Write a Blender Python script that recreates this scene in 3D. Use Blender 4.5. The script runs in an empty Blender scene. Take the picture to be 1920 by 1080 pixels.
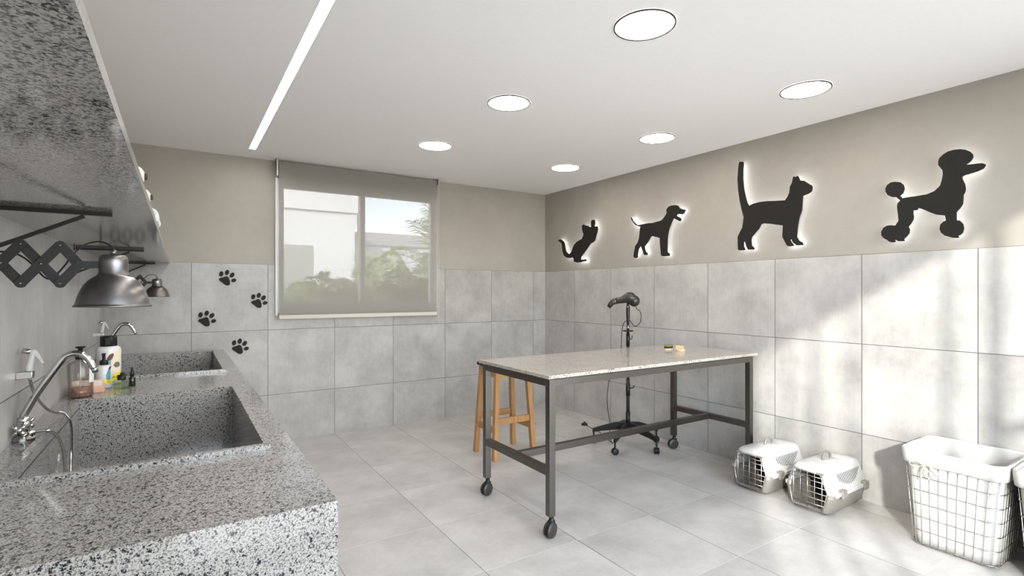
import bpy, bmesh, math, random
from mathutils import Vector, Matrix, Euler
PI = math.pi
random.seed(7)
S = bpy.context.scene
COL = S.collection

# ------------------------------------------------------------------ camera
cd = bpy.data.cameras.new('camera'); cam = bpy.data.objects.new('camera', cd); COL.objects.link(cam)
cd.sensor_width = 36; cd.lens = 965.34 / 1920 * 36; cd.clip_start = 0.02; cd.clip_end = 300
cd.shift_y = 7 / 1920
cam.location = (0, 0, 1.39); cam.rotation_euler = (PI / 2, 0, -math.radians(32.816))
S.camera = cam
# ------------------------------------------------------------------ world, sun, exposure
w = bpy.data.worlds.new('sky'); S.world = w; w.use_nodes = True
nt = w.node_tree; nt.nodes.clear()
sky = nt.nodes.new('ShaderNodeTexSky'); sky.sky_type = 'NISHITA'; sky.sun_disc = False
sky.sun_elevation = math.radians(38); sky.sun_rotation = math.radians(233); sky.air_density = 0.9; sky.dust_density = 0.1; sky.ozone_density = 1.5
bg = nt.nodes.new('ShaderNodeBackground'); bg.inputs['Strength'].default_value = 1.0
hs = nt.nodes.new('ShaderNodeHueSaturation'); hs.inputs['Saturation'].default_value = .42
wo = nt.nodes.new('ShaderNodeOutputWorld')
nt.links.new(sky.outputs[0], hs.inputs['Color']); 
# the half of the sky around the sun (behind the camera) is brighter than the half opposite it
_tc = nt.nodes.new('ShaderNodeTexCoord'); _sp = nt.nodes.new('ShaderNodeSeparateXYZ'); nt.links.new(_tc.outputs['Generated'], _sp.inputs[0])
_mr = nt.nodes.new('ShaderNodeMapRange'); _mr.inputs[1].default_value = -.3; _mr.inputs[2].default_value = .6; _mr.inputs[3].default_value = 1.0; _mr.inputs[4].default_value = .34
nt.links.new(_sp.outputs[1], _mr.inputs[0])
_vm = nt.nodes.new('ShaderNodeVectorMath'); _vm.operation = 'SCALE'; nt.links.new(hs.outputs[0], _vm.inputs[0]); nt.links.new(_mr.outputs[0], _vm.inputs['Scale'])
_vw = nt.nodes.new('ShaderNodeVectorMath'); _vw.operation = 'MULTIPLY'; nt.links.new(_vm.outputs[0], _vw.inputs[0]); _vw.inputs[1].default_value = (1.02, .985, .95)
nt.links.new(_vw.outputs[0], bg.inputs[0]); nt.links.new(bg.outputs[0], wo.inputs[0])
SUNDIR = Vector((1, .73, -.453)).normalized()
sd = bpy.data.lights.new('sun', 'SUN'); so = bpy.data.objects.new('sun', sd); COL.objects.link(so)
sd.energy = 7.2; sd.angle = math.radians(1.8); sd.color = (1.0, .965, .90)
so.rotation_euler = SUNDIR.to_track_quat('-Z', 'Y').to_euler(); so.location = (-6, -6, 8)
S.view_settings.view_transform = 'Standard'; S.view_settings.look = 'None'
S.view_settings.gamma = 1; S.view_settings.use_curve_mapping = False
S.view_settings.exposure = 0.97
LAMP_E = 20.0          # round ceiling panels
STRIP_E = 18.0
try:
    S.cycles.max_bounces = 10; S.cycles.diffuse_bounces = 6; S.cycles.transparent_max_bounces = 16
    S.cycles.sample_clamp_indirect = 6
    S.cycles.caustics_refractive = False; S.cycles.caustics_reflective = False
except Exception: pass

# ------------------------------------------------------------------ room numbers
XL, XR, YF, YB, H, ZT = -.473, 3.835, -.35, 5.185, 2.6, 1.64
GX0, GPX = .082, .5957
GY0, GPY = 1.03, .5976

# ------------------------------------------------------------------ materials
def new_mat(name):
    m = bpy.data.materials.new(name); m.use_nodes = True
    n = m.node_tree.nodes; b = n['Principled BSDF']
    return m, m.node_tree, b
def N(nt, t, **kw):
    n = nt.nodes.new(t)
    for k, v in kw.items():
        if k in n.inputs: n.inputs[k].default_value = v
        else: setattr(n, k, v)
    return n
def ramp(nt, src, stops, interp='LINEAR'):
    r = nt.nodes.new('ShaderNodeValToRGB'); r.color_ramp.interpolation = interp
    while len(r.color_ramp.elements) < len(stops): r.color_ramp.elements.new(.5)
    for e, (p, c) in zip(r.color_ramp.elements, stops):
        e.position = p; e.color = (c if len(c) == 4 else (*c, 1)) if hasattr(c, '__len__') else (c, c, c, 1)
    nt.links.new(src, r.inputs[0]); return r
def pos(nt):
    return nt.nodes.new('ShaderNodeNewGeometry').outputs['Position']
def noise(nt, vec, scale, detail=3, rough=.6):
    n = N(nt, 'ShaderNodeTexNoise', Scale=scale, Detail=detail, Roughness=rough)
    nt.links.new(vec, n.inputs['Vector']); return n.outputs['Fac']
def math_(nt, op, a, b=None, c=None):
    n = nt.nodes.new('ShaderNodeMath'); n.operation = op
    for i, v in enumerate((a, b, c)):
        if v is None: continue
        if isinstance(v, (int, float)): n.inputs[i].default_value = v
        else: nt.links.new(v, n.inputs[i])
    return n.outputs[0]
def mixc(nt, f, a, b, mode='MIX'):
    n = nt.nodes.new('ShaderNodeMix'); n.data_type = 'RGBA'; n.blend_type = mode
    if isinstance(f, (int, float)): n.inputs[0].default_value = f
    else: nt.links.new(f, n.inputs[0])
    for i, v in ((6, a), (7, b)):
        if hasattr(v, '__len__'): n.inputs[i].default_value = (*v, 1) if len(v) == 3 else v
        else: nt.links.new(v, n.inputs[i])
    return n.outputs[2]
def simple(name, col, rough=.5, metal=0, var=.06, scale=40, spec=None, bump=0, coat=0, **kw):
    m, nt, b = new_mat(name)
    f = noise(nt, pos(nt), scale, 3)
    c = ramp(nt, f, [(.3, tuple(max(0, x * (1 - var)) for x in col)), (.7, tuple(min(1, x * (1 + var)) for x in col))])
    nt.links.new(c.outputs[0], b.inputs['Base Color'])
    b.inputs['Roughness'].default_value = rough; b.inputs['Metallic'].default_value = metal
    if spec is not None: b.inputs['Specular IOR Level'].default_value = spec
    if coat: b.inputs['Coat Weight'].default_value = coat
    for k, v in kw.items(): b.inputs[k.replace('_', ' ')].default_value = v
    if bump:
        bp = N(nt, 'ShaderNodeBump', Strength=bump, Distance=.002); nt.links.new(f, bp.inputs['Height']); nt.links.new(bp.outputs[0], b.inputs['Normal'])
    return m
def tile_mat(name, au, u0, pu, av, v0, pv, lo, hi, grout_u, grout_v, wu=.0035, wv=.0035, rough=.42):
    """cement-look tiles laid on a grid; joints coloured per direction"""
    m, nt, b = new_mat(name)
    P = pos(nt); sep = nt.nodes.new('ShaderNodeSeparateXYZ'); nt.links.new(P, sep.inputs[0])
    U = math_(nt, 'DIVIDE', math_(nt, 'SUBTRACT', sep.outputs[au], u0), pu)
    V = math_(nt, 'DIVIDE', math_(nt, 'SUBTRACT', sep.outputs[av], v0), pv)
    def edge(x, p, w_):
        d = math_(nt, 'ABSOLUTE', math_(nt, 'SUBTRACT', math_(nt, 'FRACT', math_(nt, 'ADD', x, .5)), .5))
        return math_(nt, 'LESS_THAN', math_(nt, 'MULTIPLY', d, p), w_ / 2)
    eu, ev = edge(U, pu, wu), edge(V, pv, wv)
    cb = nt.nodes.new('ShaderNodeCombineXYZ')
    nt.links.new(math_(nt, 'FLOOR', U), cb.inputs[0]); nt.links.new(math_(nt, 'FLOOR', V), cb.inputs[1])
    wn = nt.nodes.new('ShaderNodeTexWhiteNoise'); nt.links.new(cb.outputs[0], wn.inputs['Vector'])
    off = nt.nodes.new('ShaderNodeVectorMath'); off.operation = 'MULTIPLY_ADD'
    nt.links.new(wn.outputs['Color'], off.inputs[0]); off.inputs[1].default_value = (7, 7, 7); nt.links.new(P, off.inputs[2])
    n1 = noise(nt, off.outputs[0], 3.2, 6, .62); n2 = noise(nt, off.outputs[0], 22, 4, .6)
    mp = nt.nodes.new('ShaderNodeVectorMath'); mp.operation = 'MULTIPLY'; nt.links.new(off.outputs[0], mp.inputs[0])
    mp.inputs[1].default_value = (60, 60, 6)
    n3 = noise(nt, mp.outputs[0], 1, 2, .5)
    f = math_(nt, 'ADD', math_(nt, 'MULTIPLY', n1, .72), math_(nt, 'ADD', math_(nt, 'MULTIPLY', n2, .18), math_(nt, 'MULTIPLY', n3, .10)))
    base = ramp(nt, f, [(.36, lo), (.62, hi)]).outputs[0]
    tone = math_(nt, 'ADD', math_(nt, 'MULTIPLY', wn.outputs['Value'], .07), .965)
    cbt = nt.nodes.new('ShaderNodeCombineXYZ')
    for i in range(3): nt.links.new(tone, cbt.inputs[i])
    base = mixc(nt, 1.0, base, cbt.outputs[0], 'MULTIPLY')
    c = mixc(nt, eu, base, grout_u); c = mixc(nt, ev, c, grout_v)
    nt.links.new(c, b.inputs['Base Color'])
    rr = ramp(nt, n2, [(.3, rough - .05), (.7, rough + .08)]); nt.links.new(rr.outputs[0], b.inputs['Roughness'])
    bp = N(nt, 'ShaderNodeBump', Strength=.35, Distance=.002)
    h = math_(nt, 'SUBTRACT', 1, math_(nt, 'MAXIMUM', eu, ev)); nt.links.new(h, bp.inputs['Height']); nt.links.new(bp.outputs[0], b.inputs['Normal'])
    return m
GR = (.10, .095, .09)
M = {}
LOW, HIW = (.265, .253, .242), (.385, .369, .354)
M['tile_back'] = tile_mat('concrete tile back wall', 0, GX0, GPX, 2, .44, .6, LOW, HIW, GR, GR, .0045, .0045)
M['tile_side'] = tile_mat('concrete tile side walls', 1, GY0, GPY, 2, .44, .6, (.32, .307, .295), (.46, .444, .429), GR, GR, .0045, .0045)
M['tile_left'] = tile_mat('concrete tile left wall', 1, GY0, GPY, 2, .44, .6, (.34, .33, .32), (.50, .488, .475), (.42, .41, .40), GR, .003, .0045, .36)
M['floor'] = tile_mat('concrete floor tile', 0, GX0, GPX, 1, GY0, GPY, (.395, .378, .363), (.545, .525, .505), (.20, .195, .19), (.62, .60, .58), .005, .0035, .34)  # pale joints: light reflected off the tile bevels, painted into the grout colour
M['ceiling'] = simple('white ceiling paint', (.93, .915, .895), .9, var=.01)
def plaster():
    m, nt, b = new_mat('taupe burnished plaster')
    f = noise(nt, pos(nt), 1.6, 7, .65); g = noise(nt, pos(nt), 14, 4, .6)
    x = math_(nt, 'ADD', math_(nt, 'MULTIPLY', f, .8), math_(nt, 'MULTIPLY', g, .2))
    nt.links.new(ramp(nt, x, [(.34, (.298, .273, .243)), (.66, (.348, .320, .287))]).outputs[0], b.inputs['Base Color'])
    b.inputs['Roughness'].default_value = .75; return m
M['plaster'] = plaster()
def granite(name, scale=1.0, rough=.1, light=(.405, .385, .365), grey=(.155, .146, .138), dark=(.017, .018, .024)):
    m, nt, b = new_mat(name); P = pos(nt)
    a = noise(nt, P, 230 * scale, 3, .6); g = noise(nt, P, 98 * scale, 4, .75); h = noise(nt, P, 9, 2, .5)
    vo = N(nt, 'ShaderNodeTexVoronoi', Scale=330 * scale); nt.links.new(P, vo.inputs['Vector'])
    bw = nt.nodes.new('ShaderNodeRGBToBW'); nt.links.new(vo.outputs['Color'], bw.inputs[0])
    base = mixc(nt, ramp(nt, bw.outputs[0], [(.35, 0), (.65, 1)]).outputs[0], light, tuple(x * .86 for x in light))
    c = mixc(nt, ramp(nt, math_(nt, 'ADD', a, math_(nt, 'MULTIPLY', bw.outputs[0], .10)), [(.575, 0), (.61, 1)]).outputs[0], base, grey)
    dk = math_(nt, 'ADD', math_(nt, 'ADD', math_(nt, 'MULTIPLY', g, .9), math_(nt, 'MULTIPLY', h, .10)), math_(nt, 'MULTIPLY', bw.outputs[0], .12))
    c = mixc(nt, ramp(nt, dk, [(.615, 0), (.643, 1)]).outputs[0], c, dark)
    nt.links.new(c, b.inputs['Base Color']); b.inputs['Roughness'].default_value = rough
    b.inputs['Specular IOR Level'].default_value = .6
    return m
M['granite'] = granite('speckled grey granite')
M['granite_t'] = granite('fine speckled granite', 1.35, .13, (.52, .475, .43), (.30, .27, .245), (.05, .045, .045))  # base colour warmed and darkened to hold the taupe wall's reflection
M['seam'] = simple('dark silicone seam', (.02, .02, .02), .6)
M['black_metal'] = simple('black powder coated metal', (.020, .0185, .018), .5, 0, spec=.3)
M['frame_metal'] = simple('dark bronze steel', (.14, .129, .119), .34, 1, .04)
M['brushed'] = simple('brushed dark nickel', (.19, .18, .175), .30, 1, .05, 200)
_n = M['brushed'].node_tree; _t = _n.nodes.new('ShaderNodeTangent'); _t.direction_type = 'RADIAL'; _t.axis = 'Z'
_b = _n.nodes['Principled BSDF']; _b.inputs['Anisotropic'].default_value = .85; _n.links.new(_t.outputs[0], _b.inputs['Tangent'])
M['chrome'] = simple('polished chrome', (.55, .54, .52), .13, 1, .03)
M['steel_wire'] = simple('steel wire', (.50, .48, .45), .3, 1, .05)
M['black_plastic'] = simple('black plastic', (.0085, .0085, .0085), .42, spec=.35)
M['black_board'] = simple('black speckled board', (.016, .0145, .013), .7, 0, .5, 420, spec=.2)
M['caster_hub'] = simple('dark grey caster hub', (.05, .045, .042), .38, .4)
M['rubber'] = simple('dark rubber', (.02, .02, .02), .7)
M['white_plastic'] = simple('white plastic', (.56, .555, .545), .28, 0, .01)
M['taupe_plastic'] = simple('taupe grey plastic', (.225, .205, .18), .38, 0, .04)
M['white_frame'] = simple('white aluminium', (.72, .73, .75), .4, 0, .02)
M['wood'] = None
def wood(name, a, b_, rough=.45):
    m, nt, b = new_mat(name)
    mp = nt.nodes.new('ShaderNodeVectorMath'); mp.operation = 'MULTIPLY'; nt.links.new(pos(nt), mp.inputs[0]); mp.inputs[1].default_value = (60, 60, 7)
    f = noise(nt, mp.outputs[0], 1, 5, .6)
    nt.links.new(ramp(nt, f, [(.3, a), (.7, b_)]).outputs[0], b.inputs['Base Color']); b.inputs['Roughness'].default_value = rough
    return m
M['wood'] = wood('honey oak', (.31, .15, .052), (.44, .235, .092))
M['wood_pale'] = wood('pale beech', (.62, .46, .28), (.74, .58, .38))
def emis(name, col, e):
    m, nt, b = new_mat(name)
    b.inputs['Base Color'].default_value = (.8, .8, .8, 1)
    f = noise(nt, pos(nt), 5, 1)
    nt.links.new(ramp(nt, f, [(0, tuple(x * .99 for x in col)), (1, col)]).outputs[0], b.inputs['Emission Color']); b.inputs['Emission Strength'].default_value = e
    return m
M['panel_light'] = emis('lit opal diffuser', (1, .93, .83), LAMP_E)
M['strip_light'] = emis('lit linear diffuser', (1, .99, .97), STRIP_E)
M['halo_led'] = emis('white led strip', (.93, .97, 1), 6.5)
def glassy(name, tint=(1, 1, 1), fres=.08, rough=.0, body=0.0):
    m = bpy.data.materials.new(name); m.use_nodes = True; nt = m.node_tree; nt.nodes.clear()
    o = nt.nodes.new('ShaderNodeOutputMaterial'); t = nt.nodes.new('ShaderNodeBsdfTransparent'); t.inputs[0].default_value = (*tint, 1)
    g = nt.nodes.new('ShaderNodeBsdfGlossy'); g.inputs['Roughness'].default_value = rough
    lw = nt.nodes.new('ShaderNodeLayerWeight'); lw.inputs['Blend'].default_value = .25
    f = math_(nt, 'ADD', math_(nt, 'MULTIPLY', lw.outputs['Fresnel'], .6), fres * .3)
    mx = nt.nodes.new('ShaderNodeMixShader'); nt.links.new(f, mx.inputs[0]); nt.links.new(t.outputs[0], mx.inputs[1]); nt.links.new(g.outputs[0], mx.inputs[2])
    nt.links.new(mx.outputs[0], o.inputs[0]); return m
M['glass'] = glassy('window glass', (.97, .985, .98), .05)
M['bottle_glass'] = glassy('clear bottle glass', (.975, .965, .95), .05)
M['green_glass'] = glassy('pale green glass', (.86, .92, .83), .08)
M['amber_liquid'] = simple('peach liquid', (.62, .33, .22), .2, 0, .03, Transmission_Weight=.35)
M['green_dark'] = simple('dark olive glass', (.015, .018, .008), .08)
M['label_white'] = simple('white label paper', (.72, .71, .69), .5, 0, .02)
M['white_gloss'] = simple('white bottle plastic', (.66, .65, .65), .3, 0, .01)
M['peach'] = simple('peach carton', (.70, .40, .29), .55, 0, .02)
M['cream'] = simple('cream carton', (.74, .60, .50), .55, 0, .02)
M['ceramic'] = simple('cream ceramic', (.52, .47, .39), .5, 0, .03)
M['yellow'] = simple('yellow print', (.80, .62, .03), .5, 0, .02)
M['teal'] = simple('teal print', (.10, .34, .38), .5, 0, .02)
M['maroon'] = simple('maroon print', (.10, .025, .028), .5, 0, .02)
M['ivory'] = simple('ivory print', (.76, .66, .48), .5, 0, .02)
M['ink'] = simple('black ink', (.01, .01, .01), .5, 0, .02)
M['cloth'] = simple('white linen', (.50, .49, .475), .9, 0, .03, 300, bump=.3)
M['string'] = simple('cream string', (.74, .62, .45), .9, 0, .05)
M['teal_soft'] = simple('pale teal sponge', (.30, .46, .43), .9, 0, .05)
M['green_bristle'] = simple('green bristle', (.13, .165, .04), .6, 0, .15, 200)
M['gold'] = simple('gold pins', (.85, .66, .34), .35, .6, .05)
M['hole_shade'] = simple('painted hole shade', (.012, .012, .012), .6)  # near-black colour for the shade inside holes, put on solid parts
def blind_mat():
    m = bpy.data.materials.new('screen blind fabric'); m.use_nodes = True; nt = m.node_tree; nt.nodes.clear()
    o = nt.nodes.new('ShaderNodeOutputMaterial'); t = nt.nodes.new('ShaderNodeBsdfTransparent')
    f = noise(nt, pos(nt), 900, 1)
    col = ramp(nt, f, [(.35, (.345, .32, .29)), (.65, (.39, .365, .335))]).outputs[0]
    d = nt.nodes.new('ShaderNodeBsdfDiffuse'); tr = nt.nodes.new('ShaderNodeBsdfTranslucent')
    nt.links.new(col, d.inputs[0]); nt.links.new(col, tr.inputs[0])
    a = nt.nodes.new('ShaderNodeMixShader'); a.inputs[0].default_value = .22; nt.links.new(d.outputs[0], a.inputs[1]); nt.links.new(tr.outputs[0], a.inputs[2])
    x = nt.nodes.new('ShaderNodeMixShader'); x.inputs[0].default_value = .56
    nt.links.new(t.outputs[0], x.inputs[1]); nt.links.new(a.outputs[0], x.inputs[2]); nt.links.new(x.outputs[0], o.inputs[0]); return m
M['blind'] = blind_mat()
M['hem'] = simple('taupe blind hem', (.50, .465, .42), .7, 0, .02)
M['stucco'] = simple('white stucco', (.44, .43, .42), .9, 0, .12, 60, bump=.6)
M['stucco_grey'] = simple('pale grey render', (.36, .355, .37), .9, 0, .05, 30)
M['grey_render'] = simple('mid grey render', (.24, .235, .225), .9, 0, .05, 30)
M['paving'] = simple('pale outdoor paving', (.74, .71, .67), .85, 0, .1, 4)
M['palm'] = simple('palm leaf green', (.17, .205, .09), .5, 0, .35, 12)
M['trunk'] = simple('palm stem', (.30, .27, .14), .8, 0, .2, 30)

# ------------------------------------------------------------------ mesh builder
class MB:
    def __init__(s): s.bm = bmesh.new(); s.mats = []
    def mi(s, m):
        if m is None: return 0
        if m not in s.mats: s.mats.append(m)
        return s.mats.index(m)
    def poly(s, pts, faces, m=None):
        i = s.mi(m); vs = [s.bm.verts.new(p) for p in pts]; out = []
        for f in faces:
            try:
                q = s.bm.faces.new([vs[k] for k in f]); q.material_index = i; out.append(q)
            except ValueError: pass
        return vs
    def box(s, a, b, m=None):
        x0, x1 = sorted((a[0], b[0])); y0, y1 = sorted((a[1], b[1])); z0, z1 = sorted((a[2], b[2]))
        return s.poly([(x0,y0,z0),(x1,y0,z0),(x1,y1,z0),(x0,y1,z0),(x0,y0,z1),(x1,y0,z1),(x1,y1,z1),(x0,y1,z1)],
                      [(0,3,2,1),(4,5,6,7),(0,1,5,4),(1,2,6,5),(2,3,7,6),(3,0,4,7)], m)
    def bar(s, p, q, w_, h_, m=None, up=(0, 0, 1)):
        p, q = Vector(p), Vector(q); d = (q - p).normalized(); u = Vector(up)
        sx = d.cross(u)
        if sx.length < 1e-4: sx = d.cross(Vector((1, 0, 0)))
        sx.normalize(); uy = sx.cross(d).normalized()
        pts = [c + sx * a * w_ / 2 + uy * b * h_ / 2 for c in (p, q) for a, b in ((-1,-1),(1,-1),(1,1),(-1,1))]
        s.poly(pts, [(3,2,1,0),(4,5,6,7),(0,1,5,4),(1,2,6,5),(2,3,7,6),(3,0,4,7)], m)
    def tube(s, pts, r, n=10, m=None, closed=False):
        pts = [Vector(p) for p in pts]; k = len(pts); rs = r if hasattr(r, '__len__') else [r] * k
        ups = None; rings = []; i0 = s.mi(m)
        for i, p in enumerate(pts):
            if closed: d = pts[(i+1) % k] - pts[i-1]
            else: d = pts[min(i+1, k-1)] - pts[max(i-1, 0)]
            d.normalize()
            if ups is None:
                ups = Vector((0, 0, 1)) if abs(d.z) < .9 else Vector((1, 0, 0))
            ups = (ups - d * ups.dot(d)); ups.normalize() if ups.length > 1e-6 else None
            v = d.cross(ups)
            rings.append([s.bm.verts.new(p + (ups * math.cos(a) + v * math.sin(a)) * rs[i]) for a in [2*PI*j/n for j in range(n)]])
        for i in range(k if closed else k-1):
            A, B = rings[i], rings[(i+1) % k]
            for j in range(n):
                try:
                    f = s.bm.faces.new((A[j], A[(j+1) % n], B[(j+1) % n], B[j])); f.material_index = i0; f.smooth = True
                except ValueError: pass
        if not closed:
            for R_ in (rings[0][::-1], rings[-1]):
                f = s.bm.faces.new(R_); f.material_index = i0
    def lathe(s, prof, c=(0, 0, 0), axis=(0, 0, 1), n=32, m=None, smooth=True):
        c = Vector(c); d = Vector(axis).normalized(); i0 = s.mi(m)
        a = d.orthogonal().normalized(); b = d.cross(a); rings = []
        for r, h in prof:
            if r < 1e-6: rings.append([s.bm.verts.new(c + d * h)])
            else: rings.append([s.bm.verts.new(c + d * h + (a * math.cos(t) + b * math.sin(t)) * r) for t in [2*PI*j/n for j in range(n)]])
        for A, B in zip(rings, rings[1:]):
            for j in range(n):
                k = (j+1) % n
                q = ([A[0], B[k], B[j]] if len(A) == 1 else [A[j], A[k], B[0]] if len(B) == 1 else [A[j], A[k], B[k], B[j]])
                if len(A) == 1 and len(B) == 1: continue
                f = s.bm.faces.new(q); f.material_index = i0; f.smooth = smooth
        return s
    def cyl(s, p, q, r, n=20, m=None):
        p, q = Vector(p), Vector(q); L = (q-p).length
        s.lathe([(0, 0), (r, 0), (r, L), (0, L)], p, q - p, n, m, smooth=True)
    def ellipsoid(s, c, rx, ry, rz, m=None, n=20, k=12, rot=None):
        i0 = s.mi(m); v0 = len(s.bm.verts)
        r = bmesh.ops.create_uvsphere(s.bm, u_segments=n, v_segments=k, radius=1)
        mt = Matrix.Diagonal((rx, ry, rz, 1))
        if rot: mt = Euler(rot).to_matrix().to_4x4() @ mt
        bmesh.ops.transform(s.bm, matrix=Matrix.Translation(c) @ mt, verts=r['verts'])
        for f in {f for v in r['verts'] for f in v.link_faces}: f.smooth = True; f.material_index = i0
    def prism(s, outline, o, u, v, d, m=None):
        """outline (a,b) -> o + a*u + b*v, extruded along vector d"""
        o, u, v, d = Vector(o), Vector(u), Vector(v), Vector(d); i0 = s.mi(m)
        A = [s.bm.verts.new(o + u * a + v * b) for a, b in outline]
        B = [s.bm.verts.new(o + u * a + v * b + d) for a, b in outline]
        n = len(A); fs = [s.bm.faces.new(A[::-1]), s.bm.faces.new(B)]
        for i in range(n): fs.append(s.bm.faces.new((A[i], A[(i+1) % n], B[(i+1) % n], B[i])))
        for f in fs: f.material_index = i0
        s.bm.normal_update()
        if n > 4: bmesh.ops.triangulate(s.bm, faces=fs[:2], ngon_method='EAR_CLIP')
    def rbox(s, a, b, r, m=None, seg=3):
        vs = s.box(a, b, m)
        es = list({e for v in vs for e in v.link_edges})
        res = bmesh.ops.bevel(s.bm, geom=es, offset=r, segments=seg, affect='EDGES', profile=.5)
        for f in res['faces']: f.smooth = True; f.material_index = s.mi(m)
    def build(s, name, mat=None, parent=None, loc=None, bevel=0, smooth=False, **props):
        bmesh.ops.recalc_face_normals(s.bm, faces=s.bm.faces)
        me = bpy.data.meshes.new(name); s.bm.to_mesh(me); s.bm.free()
        for m_ in (s.mats or [mat]): me.materials.append(m_)
        if smooth:
            for p in me.polygons: p.use_smooth = True
        o = bpy.data.objects.new(name, me); COL.objects.link(o)
        if parent: o.parent = parent
        if loc: o.location = loc
        if bevel:
            md = o.modifiers.new('bevel', 'BEVEL'); md.width = bevel; md.segments = 2; md.limit_method = 'ANGLE'; md.angle_limit = math.radians(40)
        for k, v in props.items(): o[k] = v
        return o
def thing(name, label, cat, loc=(0, 0, 0), rz=0, group=None):
    o = bpy.data.objects.new(name, None); COL.objects.link(o); o.empty_display_size = .1
    o.location = loc; o.rotation_euler = (0, 0, rz); o['label'] = label; o['category'] = cat
    if group: o['group'] = group
    return o
def tag(o, label, cat, group=None):
    o['label'] = label; o['category'] = cat
    if group: o['group'] = group
    return o
def copy_tree(o, parent=None):
    c = o.copy(); COL.objects.link(c)
    if parent: c.parent = parent
    for ch in [x for x in list(bpy.data.objects) if x.parent == o]: copy_tree(ch, c)
    return c
def dup(o, loc, rz=None, label=None):
    c = copy_tree(o); c.location = loc
    if rz is not None: c.rotation_euler = (0, 0, rz)
    if label: c['label'] = label
    return c
def circ(r, n, a0=0): return [(r * math.cos(a0 + 2*PI*i/n), r * math.sin(a0 + 2*PI*i/n)) for i in range(n)]
def rrect(hx, hy, r, n=5, c=(0, 0)):
    out = []
    for sx, sy, a in ((1, 1, 0), (-1, 1, PI/2), (-1, -1, PI), (1, -1, 1.5*PI)):
        for i in range(n + 1):
            t = a + PI/2 * i / n
            out.append((c[0] + sx * (hx - r) + r * math.cos(t), c[1] + sy * (hy - r) + r * math.sin(t)))
    return out
def bez(p, n=8):
    """Catmull-Rom through points"""
    p = [Vector(q) for q in p]; P_ = [p[0]] + p + [p[-1]]; out = []
    for i in range(1, len(P_) - 2):
        for k in range(n):
            t = k / n; a, b, c, d = P_[i-1:i+3]
            out.append(.5 * ((2*b) + (c-a)*t + (2*a-5*b+4*c-d)*t*t + (3*b-a-3*c+d)*t**3))
    return out + [p[-1]]

# ------------------------------------------------------------------ the shell
T = .15; TF = .06
def structure(mb, name, mat=None, **kw): return mb.build(name, mat, kind='structure', **kw)
b = MB(); b.box((XL - T, YF - TF, -.1), (XR + T, YB + T, 0), M['floor']); structure(b, 'floor')
b = MB()
# ceiling plane with a slot for the linear light
SX0, SX1, SY0, SY1 = .487, .545, -.1, 4.87
for (x0, x1, y0, y1) in ((XL - T, SX0, YF - TF, YB + T), (SX1, XR + T, YF - TF, YB + T), (SX0, SX1, YF - TF, SY0), (SX0, SX1, SY1, YB + T)):
    b.box((x0, y0, H), (x1, y1, H + .08), M['ceiling'])
b.box((XL - T, YF - TF, H + .08), (XR + T, YB + T, H + .25), M['stucco']); structure(b, 'ceiling')
# back wall with window hole
WX0, WX1, WZ0, WZ1 = .765, 2.335, 1.235, 2.41
def wall_cells(b, us, vs, hole, mk, split, ml, mu):
    for u0, u1 in zip(us, us[1:]):
        for v0, v1 in zip(vs, vs[1:]):
            uc, vc = (u0+u1)/2, (v0+v1)/2
            if any(h[0] < uc < h[1] and h[2] < vc < h[3] for h in hole): continue
            mk(u0, u1, v0, v1, ml if vc < split else mu, 0 if vc < split else .004)
b = MB()
wall_cells(b, [XL - T, WX0, WX1, XR + T], [0, WZ0, ZT, WZ1, H], [(WX0, WX1, WZ0, WZ1)],
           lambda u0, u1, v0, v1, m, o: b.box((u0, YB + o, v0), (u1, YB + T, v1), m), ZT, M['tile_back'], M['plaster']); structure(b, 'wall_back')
b = MB()
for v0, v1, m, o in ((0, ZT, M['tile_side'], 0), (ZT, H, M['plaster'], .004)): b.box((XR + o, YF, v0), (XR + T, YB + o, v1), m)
structure(b, 'wall_right')
b = MB()
for v0, v1, m, o in ((0, ZT, M['tile_left'], 0), (ZT, H, M['plaster'], .004)): b.box((XL - T, YF, v0), (XL - o, YB + o, v1), m)
structure(b, 'wall_left')
# front wall behind the camera, mostly glazed
FX0, FX1, FZ0, FZ1 = -.03, 3.72, .03, 2.60
b = MB()
wall_cells(b, [XL - T, FX0, FX1, XR + T], [0, FZ0, ZT, H], [(FX0, FX1, FZ0, H)],
           lambda u0, u1, v0, v1, m, o: b.box((u0, YF - TF, v0), (u1, YF, v1), m), ZT, M['tile_back'], M['plaster']); structure(b, 'wall_front')
b = MB(); b.box((-40, -40, -.16), (45, 60, -.12), M['paving']); structure(b, 'ground')

# window in the back wall
win = bpy.data.objects.new('window_1', None); COL.objects.link(win); win['kind'] = 'structure'
b = MB(); fy0, fy1 = YB - .03, YB + .05
G = [(.808, 1.520), (1.566, 2.285)]; gz0, gz1 = 1.292, 2.357
b.box((.737, fy0, 1.195), (G[0][0], fy1, 2.44)); b.box((G[1][1], fy0, 1.195), (2.355, fy1, 2.44))
b.box((G[0][0], fy0, 1.195), (G[1][1], fy1, gz0)); b.box((G[0][0], fy0, gz1), (G[1][1], fy1, 2.44)); b.box((G[0][1], fy0, gz0), (G[1][0], fy1, gz1))
fr = b.build('window_frame', M['white_frame'], win, bevel=.002)
for x0, x1 in G:
    b = MB(); b.box((x0 + .001, YB + .008, gz0), (x1 - .001, YB + .014, gz1)); b.build('pane', M['glass'], win)
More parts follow.
